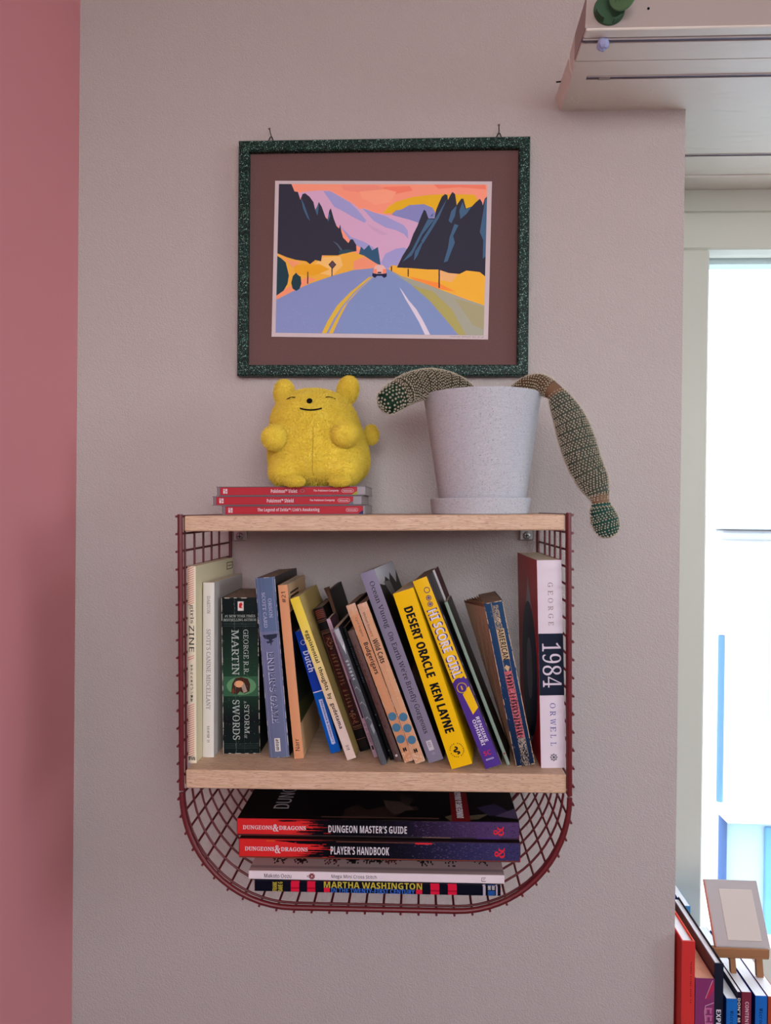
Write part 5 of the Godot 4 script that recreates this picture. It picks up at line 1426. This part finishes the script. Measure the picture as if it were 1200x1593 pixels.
# ---------------------------------------------------------------- framed print
func picture() -> void:
	var x := Transform3D(Basis(Vector3.BACK, 0.0026), Vector3(-0.0035, 1.8352, 0))
	var o := thing("framed_print", "landscape print of a mountain road in a glittery dark green frame with brown mount", "picture", x)
	var im := Image.create(512, 512, false, Image.FORMAT_RGB8)
	im.fill(Color(0.02, 0.10, 0.08))
	var g := RandomNumberGenerator.new()
	g.seed = 501
	for k in 9000:
		var c := [Color(0.012, 0.03, 0.03), Color(0.03, 0.16, 0.13), Color(0.07, 0.28, 0.22), Color(0.02, 0.08, 0.07)]
		im.fill_rect(Rect2i(g.randi_range(0, 511), g.randi_range(0, 511), g.randi_range(3, 8), g.randi_range(3, 7)), c[g.randi_range(0, 3)])
	for k in 1500:
		var v := g.randf_range(0.35, 0.85)
		im.fill_rect(Rect2i(g.randi_range(0, 511), g.randi_range(0, 511), g.randi_range(2, 6), g.randi_range(2, 6)), Color(v * 0.80, v, v * 0.92))
	var glit := StandardMaterial3D.new()
	glit.albedo_texture = ImageTexture.create_from_image(im)
	glit.uv1_triplanar = true; glit.uv1_scale = Vector3.ONE * 12.0
	glit.roughness = 0.5; glit.metallic_specular = 0.3
	var w := 0.1906
	var h := 0.1545
	var t := 0.0140
	var oc := [Vector2(-w, -h), Vector2(w, -h), Vector2(w, h), Vector2(-w, h)]
	for k in 4:
		var a: Vector2 = oc[k]
		var b: Vector2 = oc[(k + 1) % 4]
		var ia := a - Vector2(signf(a.x), signf(a.y)) * t
		var ib := b - Vector2(signf(b.x), signf(b.y)) * t
		var mb := MB.new()
		var e := 0.0015
		var a2 := a - Vector2(signf(a.x), signf(a.y)) * e
		var b2 := b - Vector2(signf(b.x), signf(b.y)) * e
		var ia2 := ia + Vector2(signf(a.x), signf(a.y)) * e
		var ib2 := ib + Vector2(signf(b.x), signf(b.y)) * e
		mb.hexa([v3(a2, 0.0170), v3(b2, 0.0170), v3(ib2, 0.0170), v3(ia2, 0.0170)], [v3(a, 0.0155), v3(b, 0.0155), v3(ib, 0.0155), v3(ia, 0.0155)])
		mb.hexa([v3(a, 0.0155), v3(b, 0.0155), v3(ib, 0.0155), v3(ia, 0.0155)], [v3(a, 0.0010), v3(b, 0.0010), v3(ib, 0.0010), v3(ia, 0.0010)])
		part(o, "frame_bar", mb.mesh(), glit)
	var felt := StandardMaterial3D.new()
	felt.albedo_texture = noise_tex(0.3, 2, [0.0, Color(0.36, 0.25, 0.24), 1.0, Color(0.44, 0.32, 0.305)], 256)
	felt.uv1_triplanar = true; felt.uv1_scale = Vector3.ONE * 8; felt.roughness = 0.9
	part(o, "mount_board", lohi(Vector3(-w + 0.012, -h + 0.012, 0.003), Vector3(w - 0.012, h - 0.012, 0.0082)), felt)
	var sheet := part(o, "paper_sheet", bx(Vector3.ZERO, Vector3(0.2856, 0.2062, 0.0008)), mat(Color(0.80, 0.74, 0.74), 0.7), Transform3D(Basis(Vector3.BACK, -0.0160), Vector3(-0.0020, -0.0010, 0.0088)))
	part(sheet, "printed_image", bx(Vector3(-0.0003, 0.0005, 0.0005), Vector3(0.2745, 0.1965, 0.0003)), tex_mat(road_print(), 0.75))
	var sig := MB.new()
	for k in 26:
		if k in [8, 16, 20, 23]: continue
		var sx := 0.0935 + k * 0.0017
		stroke(sig, [Vector3(sx, -0.1005, 0.0005), Vector3(sx + 0.0004, -0.0992 + 0.0004 * sin(k * 2.3), 0.0005), Vector3(sx + 0.0010, -0.1004 + 0.0005 * cos(k * 1.7), 0.0005)], 0.00018)
	part(sheet, "pencil_signature", sig.mesh(), mat(Color(0.45, 0.40, 0.42)))
	for q in [["picture nail on the pink wall side, over the frame's top edge", -0.1500], ["picture nail on the window side, over the frame's top edge", 0.1510]]:
		var lx: float = q[1]
		part(o, "hanger", MB.new().tube([Vector3(lx - 0.0052, 0.1520, 0.006), Vector3(lx - 0.0040, 0.1570, 0.006), Vector3(lx - 0.0004, 0.1640, 0.006), Vector3(lx + 0.0012, 0.1640, 0.006), Vector3(lx + 0.0042, 0.1570, 0.006), Vector3(lx + 0.0052, 0.1520, 0.006)], 0.0008, 8).mesh(), mat(Color(0.16, 0.15, 0.15), 0.4, 0.7))
		var n := thing("nail", q[0], "nail", x * Transform3D(Basis.IDENTITY, Vector3(lx, 0.1645, 0)), "nails that carry the picture")
		part(n, "shank", MB.new().tube([Vector3(0.0004, 0.0004, -0.004), Vector3(0.0002, 0.0022, 0.008), Vector3(-0.0006, 0.0066, 0.0125)], 0.0006, 8).mesh(), mat(Color(0.22, 0.19, 0.18), 0.4, 0.7))
		part(n, "head", MB.new().tube([Vector3(-0.0006, 0.0066, 0.0123), Vector3(-0.0007, 0.0072, 0.0131)], 0.0016, 10).mesh(), mat(Color(0.45, 0.36, 0.33), 0.4, 0.6))

func v3(p: Vector2, z: float) -> Vector3:
	return Vector3(p.x, p.y, z)

# the print itself, laid out on its own grid: x 190..980, y 252..818
func road_print() -> ImageTexture:
	var p := Print.new(1280, 916, Color(0.86, 0.53, 0.43))
	var c := func(a: Array) -> Array:
		var out := []
		for k in range(0, a.size() - 1, 2):
			var f: float = (a[k + 1] - 252.0) / 566.0
			var l := 192.0 - 5.0 * f
			var r := 983.0 - 13.0 * f
			out.append((a[k] - l) / (r - l)); out.append(f)
		return out
	var orange := Color(0.85, 0.45, 0.36)
	p.poly(c.call([430, 256, 560, 254, 600, 268, 520, 285, 440, 275]), Color(0.84, 0.50, 0.42))
	p.poly(c.call([590, 262, 690, 258, 702, 275, 640, 288, 600, 300]), orange)
	p.poly(c.call([780, 252, 975, 252, 978, 270, 880, 262, 800, 268]), orange)
	p.poly(c.call([500, 280, 600, 270, 640, 280, 620, 320, 560, 330, 510, 305]), Color(0.86, 0.56, 0.44))
	p.poly(c.call([590, 362, 612, 335, 640, 318, 700, 300, 760, 292, 830, 288, 935, 290, 950, 315, 965, 330, 900, 370, 800, 390, 700, 370, 625, 362]), Color(0.80, 0.62, 0.14))
	var blue := Color(0.47, 0.48, 0.66)
	p.poly(c.call([622, 366, 640, 350, 660, 347, 690, 330, 745, 326, 778, 340, 790, 362, 780, 390, 740, 410, 690, 392]), blue)
	var pink := Color(0.73, 0.58, 0.68)
	p.poly(c.call([255, 288, 300, 280, 350, 276, 390, 278, 440, 305, 480, 328, 500, 345, 520, 343, 560, 360, 600, 366, 640, 372, 690, 385, 735, 400, 715, 450, 660, 540, 640, 575, 560, 575, 520, 500, 430, 420, 300, 320]), pink)
	var lav := Color(0.55, 0.54, 0.71)
	p.poly(c.call([362, 278, 390, 279, 430, 302, 465, 322, 490, 345, 510, 368, 528, 390, 520, 398, 480, 378, 430, 350, 405, 338, 385, 310]), lav)
	p.poly(c.call([512, 343, 560, 360, 600, 372, 640, 392, 668, 405, 684, 425, 686, 458, 672, 440, 640, 425, 600, 415, 555, 390]), lav)
	p.poly(c.call([600, 515, 640, 495, 672, 490, 690, 500, 660, 530, 640, 570, 590, 570, 585, 545]), lav)
	p.poly(c.call([425, 408, 448, 430, 470, 452, 520, 470, 555, 490, 560, 508, 520, 500, 470, 470]), lav)
	p.poly(c.call([530, 400, 570, 420, 610, 440, 590, 445, 550, 425]), Color(0.70, 0.56, 0.67))
	var teal := Color(0.19, 0.32, 0.42)
	p.poly(c.call([500, 518, 508, 488, 520, 500, 538, 481, 550, 502, 572, 489, 583, 556, 560, 552, 530, 532]), teal)
	# dry grass banks
	var gold := Color(0.82, 0.60, 0.22)
	p.poly(c.call([186, 512, 225, 530, 315, 540, 400, 515, 480, 509, 520, 522, 572, 555, 560, 572, 480, 578, 400, 603, 310, 633, 240, 668, 184, 700]), gold)
	p.poly(c.call([360, 530, 430, 525, 440, 560, 400, 600, 350, 590, 330, 560]), Color(0.84, 0.66, 0.38))
	p.poly(c.call([250, 560, 350, 555, 390, 575, 330, 600, 260, 595]), Color(0.82, 0.58, 0.14))
	p.poly(c.call([480, 545, 520, 525, 574, 555, 560, 570, 480, 575]), Color(0.84, 0.52, 0.40))
	p.poly(c.call([186, 515, 230, 540, 280, 548, 250, 570, 228, 545]), Color(0.84, 0.54, 0.38))
	p.poly(c.call([186, 668, 240, 640, 305, 605, 340, 612, 240, 668, 184, 700]), Color(0.84, 0.52, 0.38))
	p.poly(c.call([610, 574, 625, 557, 650, 560, 740, 568, 800, 573, 880, 580, 920, 573, 980, 588, 976, 710, 900, 680, 820, 652, 740, 622, 660, 597]), Color(0.84, 0.62, 0.20))
	p.poly(c.call([690, 600, 800, 622, 865, 655, 800, 645, 720, 618]), Color(0.86, 0.50, 0.22))
	p.poly(c.call([800, 575, 880, 580, 850, 620, 800, 610]), Color(0.82, 0.62, 0.40))
	# road and verge
	p.poly(c.call([180, 697, 260, 655, 320, 628, 400, 600, 480, 577, 555, 569, 612, 572, 660, 597, 740, 622, 900, 682, 980, 708, 980, 820, 180, 820]), Color(0.46, 0.50, 0.66))
	p.poly(c.call([560, 585, 610, 575, 720, 640, 860, 800, 820, 820, 560, 820, 420, 820, 480, 690]), Color(0.44, 0.51, 0.66))
	p.poly(c.call([612, 574, 660, 597, 740, 622, 820, 652, 900, 682, 980, 708, 980, 820, 878, 820, 830, 762, 770, 692, 720, 645, 660, 605]), Color(0.57, 0.57, 0.50))
	p.poly(c.call([700, 632, 780, 655, 850, 720, 905, 820, 878, 820, 830, 762, 770, 692]), Color(0.60, 0.57, 0.33))
	p.poly(c.call([860, 680, 980, 712, 980, 800, 930, 780]), Color(0.58, 0.56, 0.42))
	# dark forests
	var dark := Color(0.185, 0.185, 0.235)
	p.poly(c.call([188, 248, 238, 248, 252, 280, 265, 282, 275, 312, 283, 290, 293, 287, 310, 300, 325, 320, 333, 352, 346, 320, 357, 338, 372, 378, 380, 386, 386, 352, 392, 344, 404, 385, 415, 412, 424, 420, 428, 404, 433, 432, 440, 455, 460, 475, 468, 461, 477, 461, 490, 482, 491, 505, 450, 512, 420, 522, 360, 522, 357, 545, 335, 540, 315, 556, 300, 545, 260, 540, 225, 530, 186, 514]), dark)
	var hi := Color(0.25, 0.36, 0.46)
	p.poly(c.call([276, 302, 290, 330, 313, 392, 302, 380, 286, 345]), hi)
	p.poly(c.call([332, 350, 347, 323, 343, 362, 341, 372]), hi)
	p.poly(c.call([380, 388, 386, 362, 390, 372, 382, 395]), hi)
	p.poly(c.call([399, 466, 420, 478, 442, 507, 430, 502, 418, 484]), Color(0.30, 0.34, 0.40))
	p.poly(c.call([425, 505, 455, 498, 488, 504, 450, 514, 425, 518]), Color(0.17, 0.28, 0.32))
	p.poly(c.call([644, 566, 665, 522, 690, 482, 705, 440, 720, 410, 735, 370, 745, 347, 752, 352, 762, 380, 785, 380, 790, 350, 800, 325, 812, 298, 824, 288, 833, 292, 835, 310, 845, 290, 852, 280, 862, 288, 868, 330, 876, 318, 885, 305, 893, 305, 903, 342, 925, 334, 940, 318, 955, 305, 963, 318, 966, 330, 973, 305, 990, 290, 990, 600, 975, 596, 955, 580, 905, 575, 880, 588, 840, 585, 800, 572, 760, 572, 700, 568]), dark)
	for q in [[760, 382, 785, 384, 740, 440, 720, 480, 700, 520, 664, 545, 700, 500, 725, 450], [820, 325, 832, 305, 800, 380, 770, 430, 742, 475, 735, 465, 770, 410, 800, 360], [868, 330, 862, 370, 848, 398, 838, 388, 848, 352], [890, 316, 900, 345, 925, 334, 905, 362, 882, 382, 878, 350], [860, 400, 875, 405, 855, 445, 862, 470, 850, 500, 835, 540, 820, 546, 836, 490, 842, 450], [974, 310, 982, 300, 978, 520, 966, 530, 968, 460, 955, 430, 965, 370], [735, 470, 742, 470, 722, 520, 708, 540, 712, 505], [768, 372, 780, 360, 778, 372]]: p.poly(c.call(q), hi)
	# roadside bushes, posts, sign
	var bush := Color(0.14, 0.23, 0.26)
	p.poly(c.call([184, 522, 205, 535, 222, 550, 230, 580, 235, 600, 230, 632, 215, 658, 184, 680]), bush)
	p.poly(c.call([262, 589, 270, 598, 280, 604, 283, 630, 276, 650, 264, 658, 250, 650, 244, 628, 250, 602]), bush)
	var post := Color(0.25, 0.18, 0.19)
	for q in [[305, 585, 309, 631], [801, 572, 806, 641], [685, 570, 689, 600], [622, 561, 626, 580], [397, 570, 401, 601]]: p.poly(c.call([q[0], q[1], q[2], q[1], q[2], q[3], q[0], q[3]]), post)
	p.poly(c.call([385, 557, 400, 541, 415, 557, 400, 574]), post)
	p.poly(c.call([389, 557, 400, 546, 411, 557, 400, 569]), Color(0.34, 0.27, 0.30))
	# markings
	var yel := Color(0.77, 0.63, 0.22)
	p.poly(c.call([540, 602, 556, 602, 500, 655, 460, 700, 430, 760, 404, 820, 362, 820, 385, 770, 420, 712, 470, 660]), yel)
	p.poly(c.call([548, 603, 552, 603, 480, 672, 440, 722, 412, 772, 388, 820, 379, 820, 408, 762, 440, 712, 480, 665]), Color(0.50, 0.52, 0.66))
	p.poly(c.call([654, 640, 664, 652, 690, 690, 718, 722, 742, 762, 772, 820, 752, 820, 728, 770, 700, 722, 678, 686]), Color(0.76, 0.72, 0.76))
	# the car ahead
	p.poly(c.call([557, 572, 564, 558, 592, 557, 604, 572, 604, 592, 556, 592]), Color(0.80, 0.64, 0.60))
	p.poly(c.call([556, 572, 568, 572, 570, 588, 556, 588]), Color(0.86, 0.48, 0.36)); p.poly(c.call([592, 572, 604, 572, 604, 588, 590, 588]), Color(0.86, 0.48, 0.36))
	p.poly(c.call([572, 583, 586, 583, 586, 588, 572, 588]), Color(0.16, 0.14, 0.20))
	p.poly(c.call([552, 588, 568, 590, 590, 590, 606, 588, 606, 600, 596, 606, 588, 598, 570, 598, 562, 606, 552, 600]), Color(0.13, 0.13, 0.24))
	p.specks(160, 14, 5, Color(0.48, 0.52, 0.68), 520, 0.03, 0.80, 0.20, 0.98)
	p.specks(160, 14, 5, Color(0.46, 0.53, 0.68), 521, 0.40, 0.80, 0.62, 0.98)
	p.im.adjust_bcs(1.17, 1.0, 0.96)
	return p.done()

# ---------------------------------------------------------------- window sill
func sill_books() -> void:
	var pg := pages_material(Color(0.92, 0.92, 0.92), Color(0.80, 0.80, 0.81))
	var tan_pg := pages_material(Color(0.80, 0.60, 0.48), Color(0.62, 0.46, 0.38))
	var grp := "books on the window sill"
	var ink := Color(0.10, 0.07, 0.08)
	var y := 0.7002
	var at := func(x: float, z: float) -> Transform3D: return Transform3D(Basis.IDENTITY, Vector3(x, y, z))
	var red := mat(Color(0.78, 0.21, 0.20), 0.5)
	var o := book("book", "tall orange-red hardback on the sill, right beside the edge of the papered wall", at.call(0.3915, 0.020), 0.0166, 0.2560, 0.150, red, red, mat(Color(0.86, 0.26, 0.14), 0.45), pg, 0.0003, true, grp)
	scribble(o, 0.70, 0.100, 0.310, 0.10, ink, 20, 601, 0.00022)
	scribble(o, 0.72, 0.41, 0.62, 0.12, ink, 14, 602, 0.00022)
	scribble(o, 0.28, 0.41, 0.60, 0.10, ink, 14, 603, 0.0002)
	o = book("book", "magenta book on the sill with pink cartoon block lettering on its spine", at.call(0.4093, 0.019), 0.0240, 0.2085, 0.150, mat(Color(0.50, 0.21, 0.39), 0.4), mat(Color(0.4, 0.13, 0.3)), mat(Color(0.44, 0.15, 0.33)), tan_pg, 0.0003, false, grp)
	var pk := MB.new()
	pk.hexa([Vector3(0.0130, 0.1850, 0.0002), Vector3(0.0150, 0.1810, 0.0002), Vector3(0.0236, 0.1950, 0.0002), Vector3(0.0220, 0.2060, 0.0002)], [Vector3(0.0130, 0.1850, 0), Vector3(0.0150, 0.1810, 0), Vector3(0.0236, 0.1950, 0), Vector3(0.0220, 0.2060, 0)])
	part(o, "printed_arrow", pk.mesh(), mat(Color(0.66, 0.16, 0.30)))
	var bl := MB.new()
	for k in 5:
		var yy := 0.1700 - k * 0.0095
		bl.box(Vector3(0.0165 + k * 0.0004, yy, 0.0002), Vector3(0.0095, 0.0022, 0.0004), 0.0001)
		bl.box(Vector3(0.0135 + k * 0.0005, yy - 0.0035, 0.0002), Vector3(0.0026, 0.0060, 0.0004), 0.0001)
		bl.box(Vector3(0.0195 + k * 0.0003, yy - 0.0035, 0.0002), Vector3(0.0022, 0.0056, 0.0004), 0.0001)
	part(o, "printed_lettering", bl.mesh(), mat(Color(0.72, 0.40, 0.56)))
	stroke_part(o, [[Vector3(0.0118, 0.1660, 0.0002), Vector3(0.0128, 0.1735, 0.0002), Vector3(0.0234, 0.1780, 0.0002)], [Vector3(0.0118, 0.1660, 0.0002), Vector3(0.0150, 0.1300, 0.0002)], [Vector3(0.0128, 0.1830, 0.0002), Vector3(0.0215, 0.2065, 0.0002)]], 0.0004, Color(0.82, 0.72, 0.78))
	o = book("book", "narrow near-black book with white capitals, taller than its magenta neighbour", at.call(0.4345, 0.016), 0.0112, 0.2266, 0.165, mat(Color(0.12, 0.13, 0.19), 0.4), mat(Color(0.34, 0.28, 0.29), 0.4), mat(Color(0.07, 0.07, 0.12)), pg, 0.0002, true, grp)
	down(o, "EXPERIENCE", BOLD, 0.50, 0.262, 0.50, 0.52, Color(0.85, 0.85, 0.88))
	o = book("book", "bright blue book on the sill, the nearer of two blue spines to the papered wall", at.call(0.4484, 0.020), 0.0136, 0.1843, 0.150, mat(Color(0.12, 0.40, 0.70), 0.4), mat(Color(0.04, 0.20, 0.48)), mat(Color(0.06, 0.32, 0.66)), pg, 0.0003, false, grp)
	down(o, "Microcopy", MONO, 0.46, 0.085, 0.255, 0.42, Color(0.03, 0.05, 0.22))
	o = book("book", "thin dark purple book with cream capitals beside the maroon spine on the sill", at.call(0.4626, 0.0185), 0.0044, 0.1925, 0.150, mat(Color(0.13, 0.08, 0.17), 0.4), mat(Color(0.12, 0.08, 0.16)), mat(Color(0.14, 0.1, 0.3)), pg, 0.0002, false, grp)
	down(o, "DON'T M", BOLD, 0.46, 0.04, 0.20, 0.75, Color(0.82, 0.78, 0.72))
	o = book("book", "maroon book with pale capitals between the two bright blue spines on the sill", at.call(0.4678, 0.019), 0.0120, 0.1930, 0.150, mat(Color(0.46, 0.17, 0.24), 0.4), mat(Color(0.35, 0.08, 0.15)), mat(Color(0.05, 0.1, 0.5)), pg, 0.0002, false, grp)
	down(o, "CONTENT STRATEGY", BOLD, 0.55, 0.063, 0.39, 0.36, Color(0.80, 0.66, 0.72))
	o = book("book", "bright blue book on the sill with a navy cover, further along than the maroon one", at.call(0.4845, 0.020), 0.0145, 0.1895, 0.150, mat(Color(0.12, 0.39, 0.70), 0.4), mat(Color(0.03, 0.10, 0.36)), mat(Color(0.06, 0.32, 0.66)), pg, 0.0003, false, grp)
	down(o, "Microcopy", MONO, 0.46, 0.085, 0.255, 0.40, Color(0.03, 0.05, 0.22))
	o = book("book", "terracotta book at the frame edge under the easel's leg", at.call(0.5010, 0.019), 0.0150, 0.1885, 0.150, mat(Color(0.62, 0.27, 0.17), 0.45), mat(Color(0.6, 0.25, 0.16)), mat(Color(0.7, 0.2, 0.25)), pg, 0.0003, false, grp)
	o = book("book", "pale blue book set back on the sill behind the small easel", at.call(0.4468, -0.135), 0.0110, 0.2200, 0.092, mat(Color(0.30, 0.55, 0.75), 0.4), mat(Color(0.15, 0.3, 0.6)), mat(Color(0.3, 0.6, 0.8)), pg, 0.0002, false, grp)
	# small card in a leaning frame on a wooden mini easel
	var oak := mat(Color(0.58, 0.41, 0.28), 0.6)
	var e := thing("mini_easel", "small brown wooden easel standing on the sill books", "easel")
	part(e, "ledge", MB.new().box(Vector3(0.4825, 0.9156, -0.0300), Vector3(0.0730, 0.0036, 0.0240), 0.001).box(Vector3(0.4825, 0.9220, -0.0190), Vector3(0.0730, 0.0110, 0.0030), 0.001).mesh(), oak)
	part(e, "leg", MB.new().hexa([Vector3(0.5040, 0.8892, -0.0190), Vector3(0.5125, 0.8892, -0.0190), Vector3(0.5125, 0.9140, -0.0240), Vector3(0.5040, 0.9140, -0.0240)], [Vector3(0.5040, 0.8892, -0.0250), Vector3(0.5125, 0.8892, -0.0250), Vector3(0.5125, 0.9140, -0.0300), Vector3(0.5040, 0.9190, -0.0300)]).mesh(), oak)
	part(e, "leg", MB.new().hexa([Vector3(0.4700, 0.8935, -0.0190), Vector3(0.4770, 0.8935, -0.0190), Vector3(0.4770, 0.9140, -0.0240), Vector3(0.4700, 0.9140, -0.0240)], [Vector3(0.4700, 0.8935, -0.0250), Vector3(0.4770, 0.8935, -0.0250), Vector3(0.4770, 0.9190, -0.0300), Vector3(0.4700, 0.9190, -0.0300)]).mesh(), oak)
	part(e, "back_strut", MB.new().hexa([Vector3(0.4800, 0.9172, -0.0418), Vector3(0.4900, 0.9172, -0.0418), Vector3(0.4900, 0.9800, -0.0815), Vector3(0.4800, 0.9800, -0.0815)], [Vector3(0.4800, 0.9172, -0.0470), Vector3(0.4900, 0.9172, -0.0470), Vector3(0.4900, 0.9780, -0.0870), Vector3(0.4800, 0.9780, -0.0870)]).mesh(), oak)
	var up := Vector3(0, 0.0714, -0.045).normalized()
	var fx := Transform3D(Basis(Vector3.RIGHT, up, Vector3.RIGHT.cross(up)), Vector3(0.4537, 0.9215, -0.0262))
	var f := thing("card_frame", "small grey mounted photo card with a glossy pale centre, leaning on the mini easel", "photo frame", fx)
	part(f, "board", MB.new().box(Vector3(0.0355, 0.0422, -0.0035), Vector3(0.0710, 0.0844, 0.0070), 0.0006).mesh(), mat(Color(0.70, 0.67, 0.66), 0.7))
	part(f, "side_strip", bx(Vector3(-0.0004, 0.0422, -0.0035), Vector3(0.0008, 0.0840, 0.0066)), mat(Color(0.86, 0.62, 0.56), 0.6))
	part(f, "photo_sleeve", MB.new().box(Vector3(0.0390, 0.0415, 0.0002), Vector3(0.0450, 0.0620, 0.0010), 0.0004).mesh(), mat(Color(0.80, 0.76, 0.72), 0.18))

func small_things() -> void:
	# green plastic box with its lid sprung open, on the curtain board's front edge
	var green := mat(Color(0.23, 0.34, 0.25), 0.5)
	var o := thing("plastic_clip", "round green plastic clip with its lid flipped open, stuck on the curtain board", "clip", Transform3D(Basis(Vector3.BACK, -0.12), Vector3(0.2490, 2.0510, 0.1655)))
	part(o, "base", MB.new().lathe([Vector2(0, 0.0022), Vector2(0.0160, 0.0022), Vector2(0.0168, 0.0014), Vector2(0.0168, 0.0), Vector2(0.0, 0.0)], 40).mesh(), green, Transform3D(Basis(Vector3.RIGHT, PI / 2), Vector3.ZERO))
	for q in [[200.0, 250.0], [290.0, 340.0], [60.0, 130.0]]:
		var mb := MB.new()
		var n := 10
		for k in n:
			var a0 := deg_to_rad(lerpf(q[0], q[1], float(k) / n))
			var a1 := deg_to_rad(lerpf(q[0], q[1], (k + 1.0) / n))
			var d0 := Vector3(cos(a0), sin(a0), 0)
			var d1 := Vector3(cos(a1), sin(a1), 0)
			mb.hexa([d0 * 0.0160 + Vector3(0, 0, 0.010), d1 * 0.0160 + Vector3(0, 0, 0.010), d1 * 0.0146 + Vector3(0, 0, 0.010), d0 * 0.0146 + Vector3(0, 0, 0.010)], [d0 * 0.0160, d1 * 0.0160, d1 * 0.0146, d0 * 0.0146])
		part(o, "wall", mb.mesh(), green)
	var lb := Basis(Vector3(0.5, -0.6, 0).normalized(), 0.75)
	var lid := part(o, "lid", MB.new().lathe([Vector2(0, 0.0016), Vector2(0.0140, 0.0016), Vector2(0.0150, 0.0008), Vector2(0.0150, -0.0008), Vector2(0.0, -0.0008)], 40).mesh(), mat(Color(0.33, 0.47, 0.33), 0.5), Transform3D(lb * Basis(Vector3.RIGHT, PI / 2), Vector3(0.0085, 0.0045, 0.0200)))
	var rb := MB.new()
	for k in 4: rb.box(Vector3(-0.006 + k * 0.004, 0.0017, 0.0), Vector3(0.0009, 0.0006, 0.012), 0.0002)
	part(lid, "grip_rib", rb.mesh(), mat(Color(0.29, 0.42, 0.29), 0.5))
	# crumpled pale ball pushed into the rail
	var g := RandomNumberGenerator.new()
	g.seed = 701
	var ball := MB.new()
	var n1 := 9
	var n2 := 14
	var grid := []
	for i in n1 + 1:
		var row := []
		for j in n2:
			var r := 0.0072 * (g.randf_range(0.86, 1.06) if i > 0 and i < n1 else 1.0)
			row.append(Vector3(sin(PI * i / n1) * cos(TAU * j / n2), cos(PI * i / n1), sin(PI * i / n1) * sin(TAU * j / n2)) * r)
		grid.append(row)
	for i in n1:
		for j in n2:
			var a: Vector3 = grid[i][j]
			var b: Vector3 = grid[i][(j + 1) % n2]
			var c2: Vector3 = grid[i + 1][(j + 1) % n2]
			var d: Vector3 = grid[i + 1][j]
			for t in [[a, b, c2], [a, c2, d]]:
				var m: Vector3 = (t[1] - t[0]).cross(t[2] - t[0])
				if m.length() < 1e-12: continue
				m = m.normalized()
				if m.dot(t[0]) < 0: m = -m
				ball.tri(t[0], t[1], t[2], m, m, m)
	var bo := thing("rail_ball", "small crumpled pale blue ball stuck in the curtain rail", "ball", Transform3D(Basis.IDENTITY, Vector3(0.2475, 2.0262, 0.1465)))
	part(bo, "ball", ball.mesh(), mat(Color(0.60, 0.62, 0.76), 0.6))
	part(bo, "stalk", MB.new().tube([Vector3(0, 0.006, -0.001), Vector3(0, 0.0072, -0.001)], 0.002, 8).mesh(), mat(Color(0.5, 0.5, 0.6), 0.6))
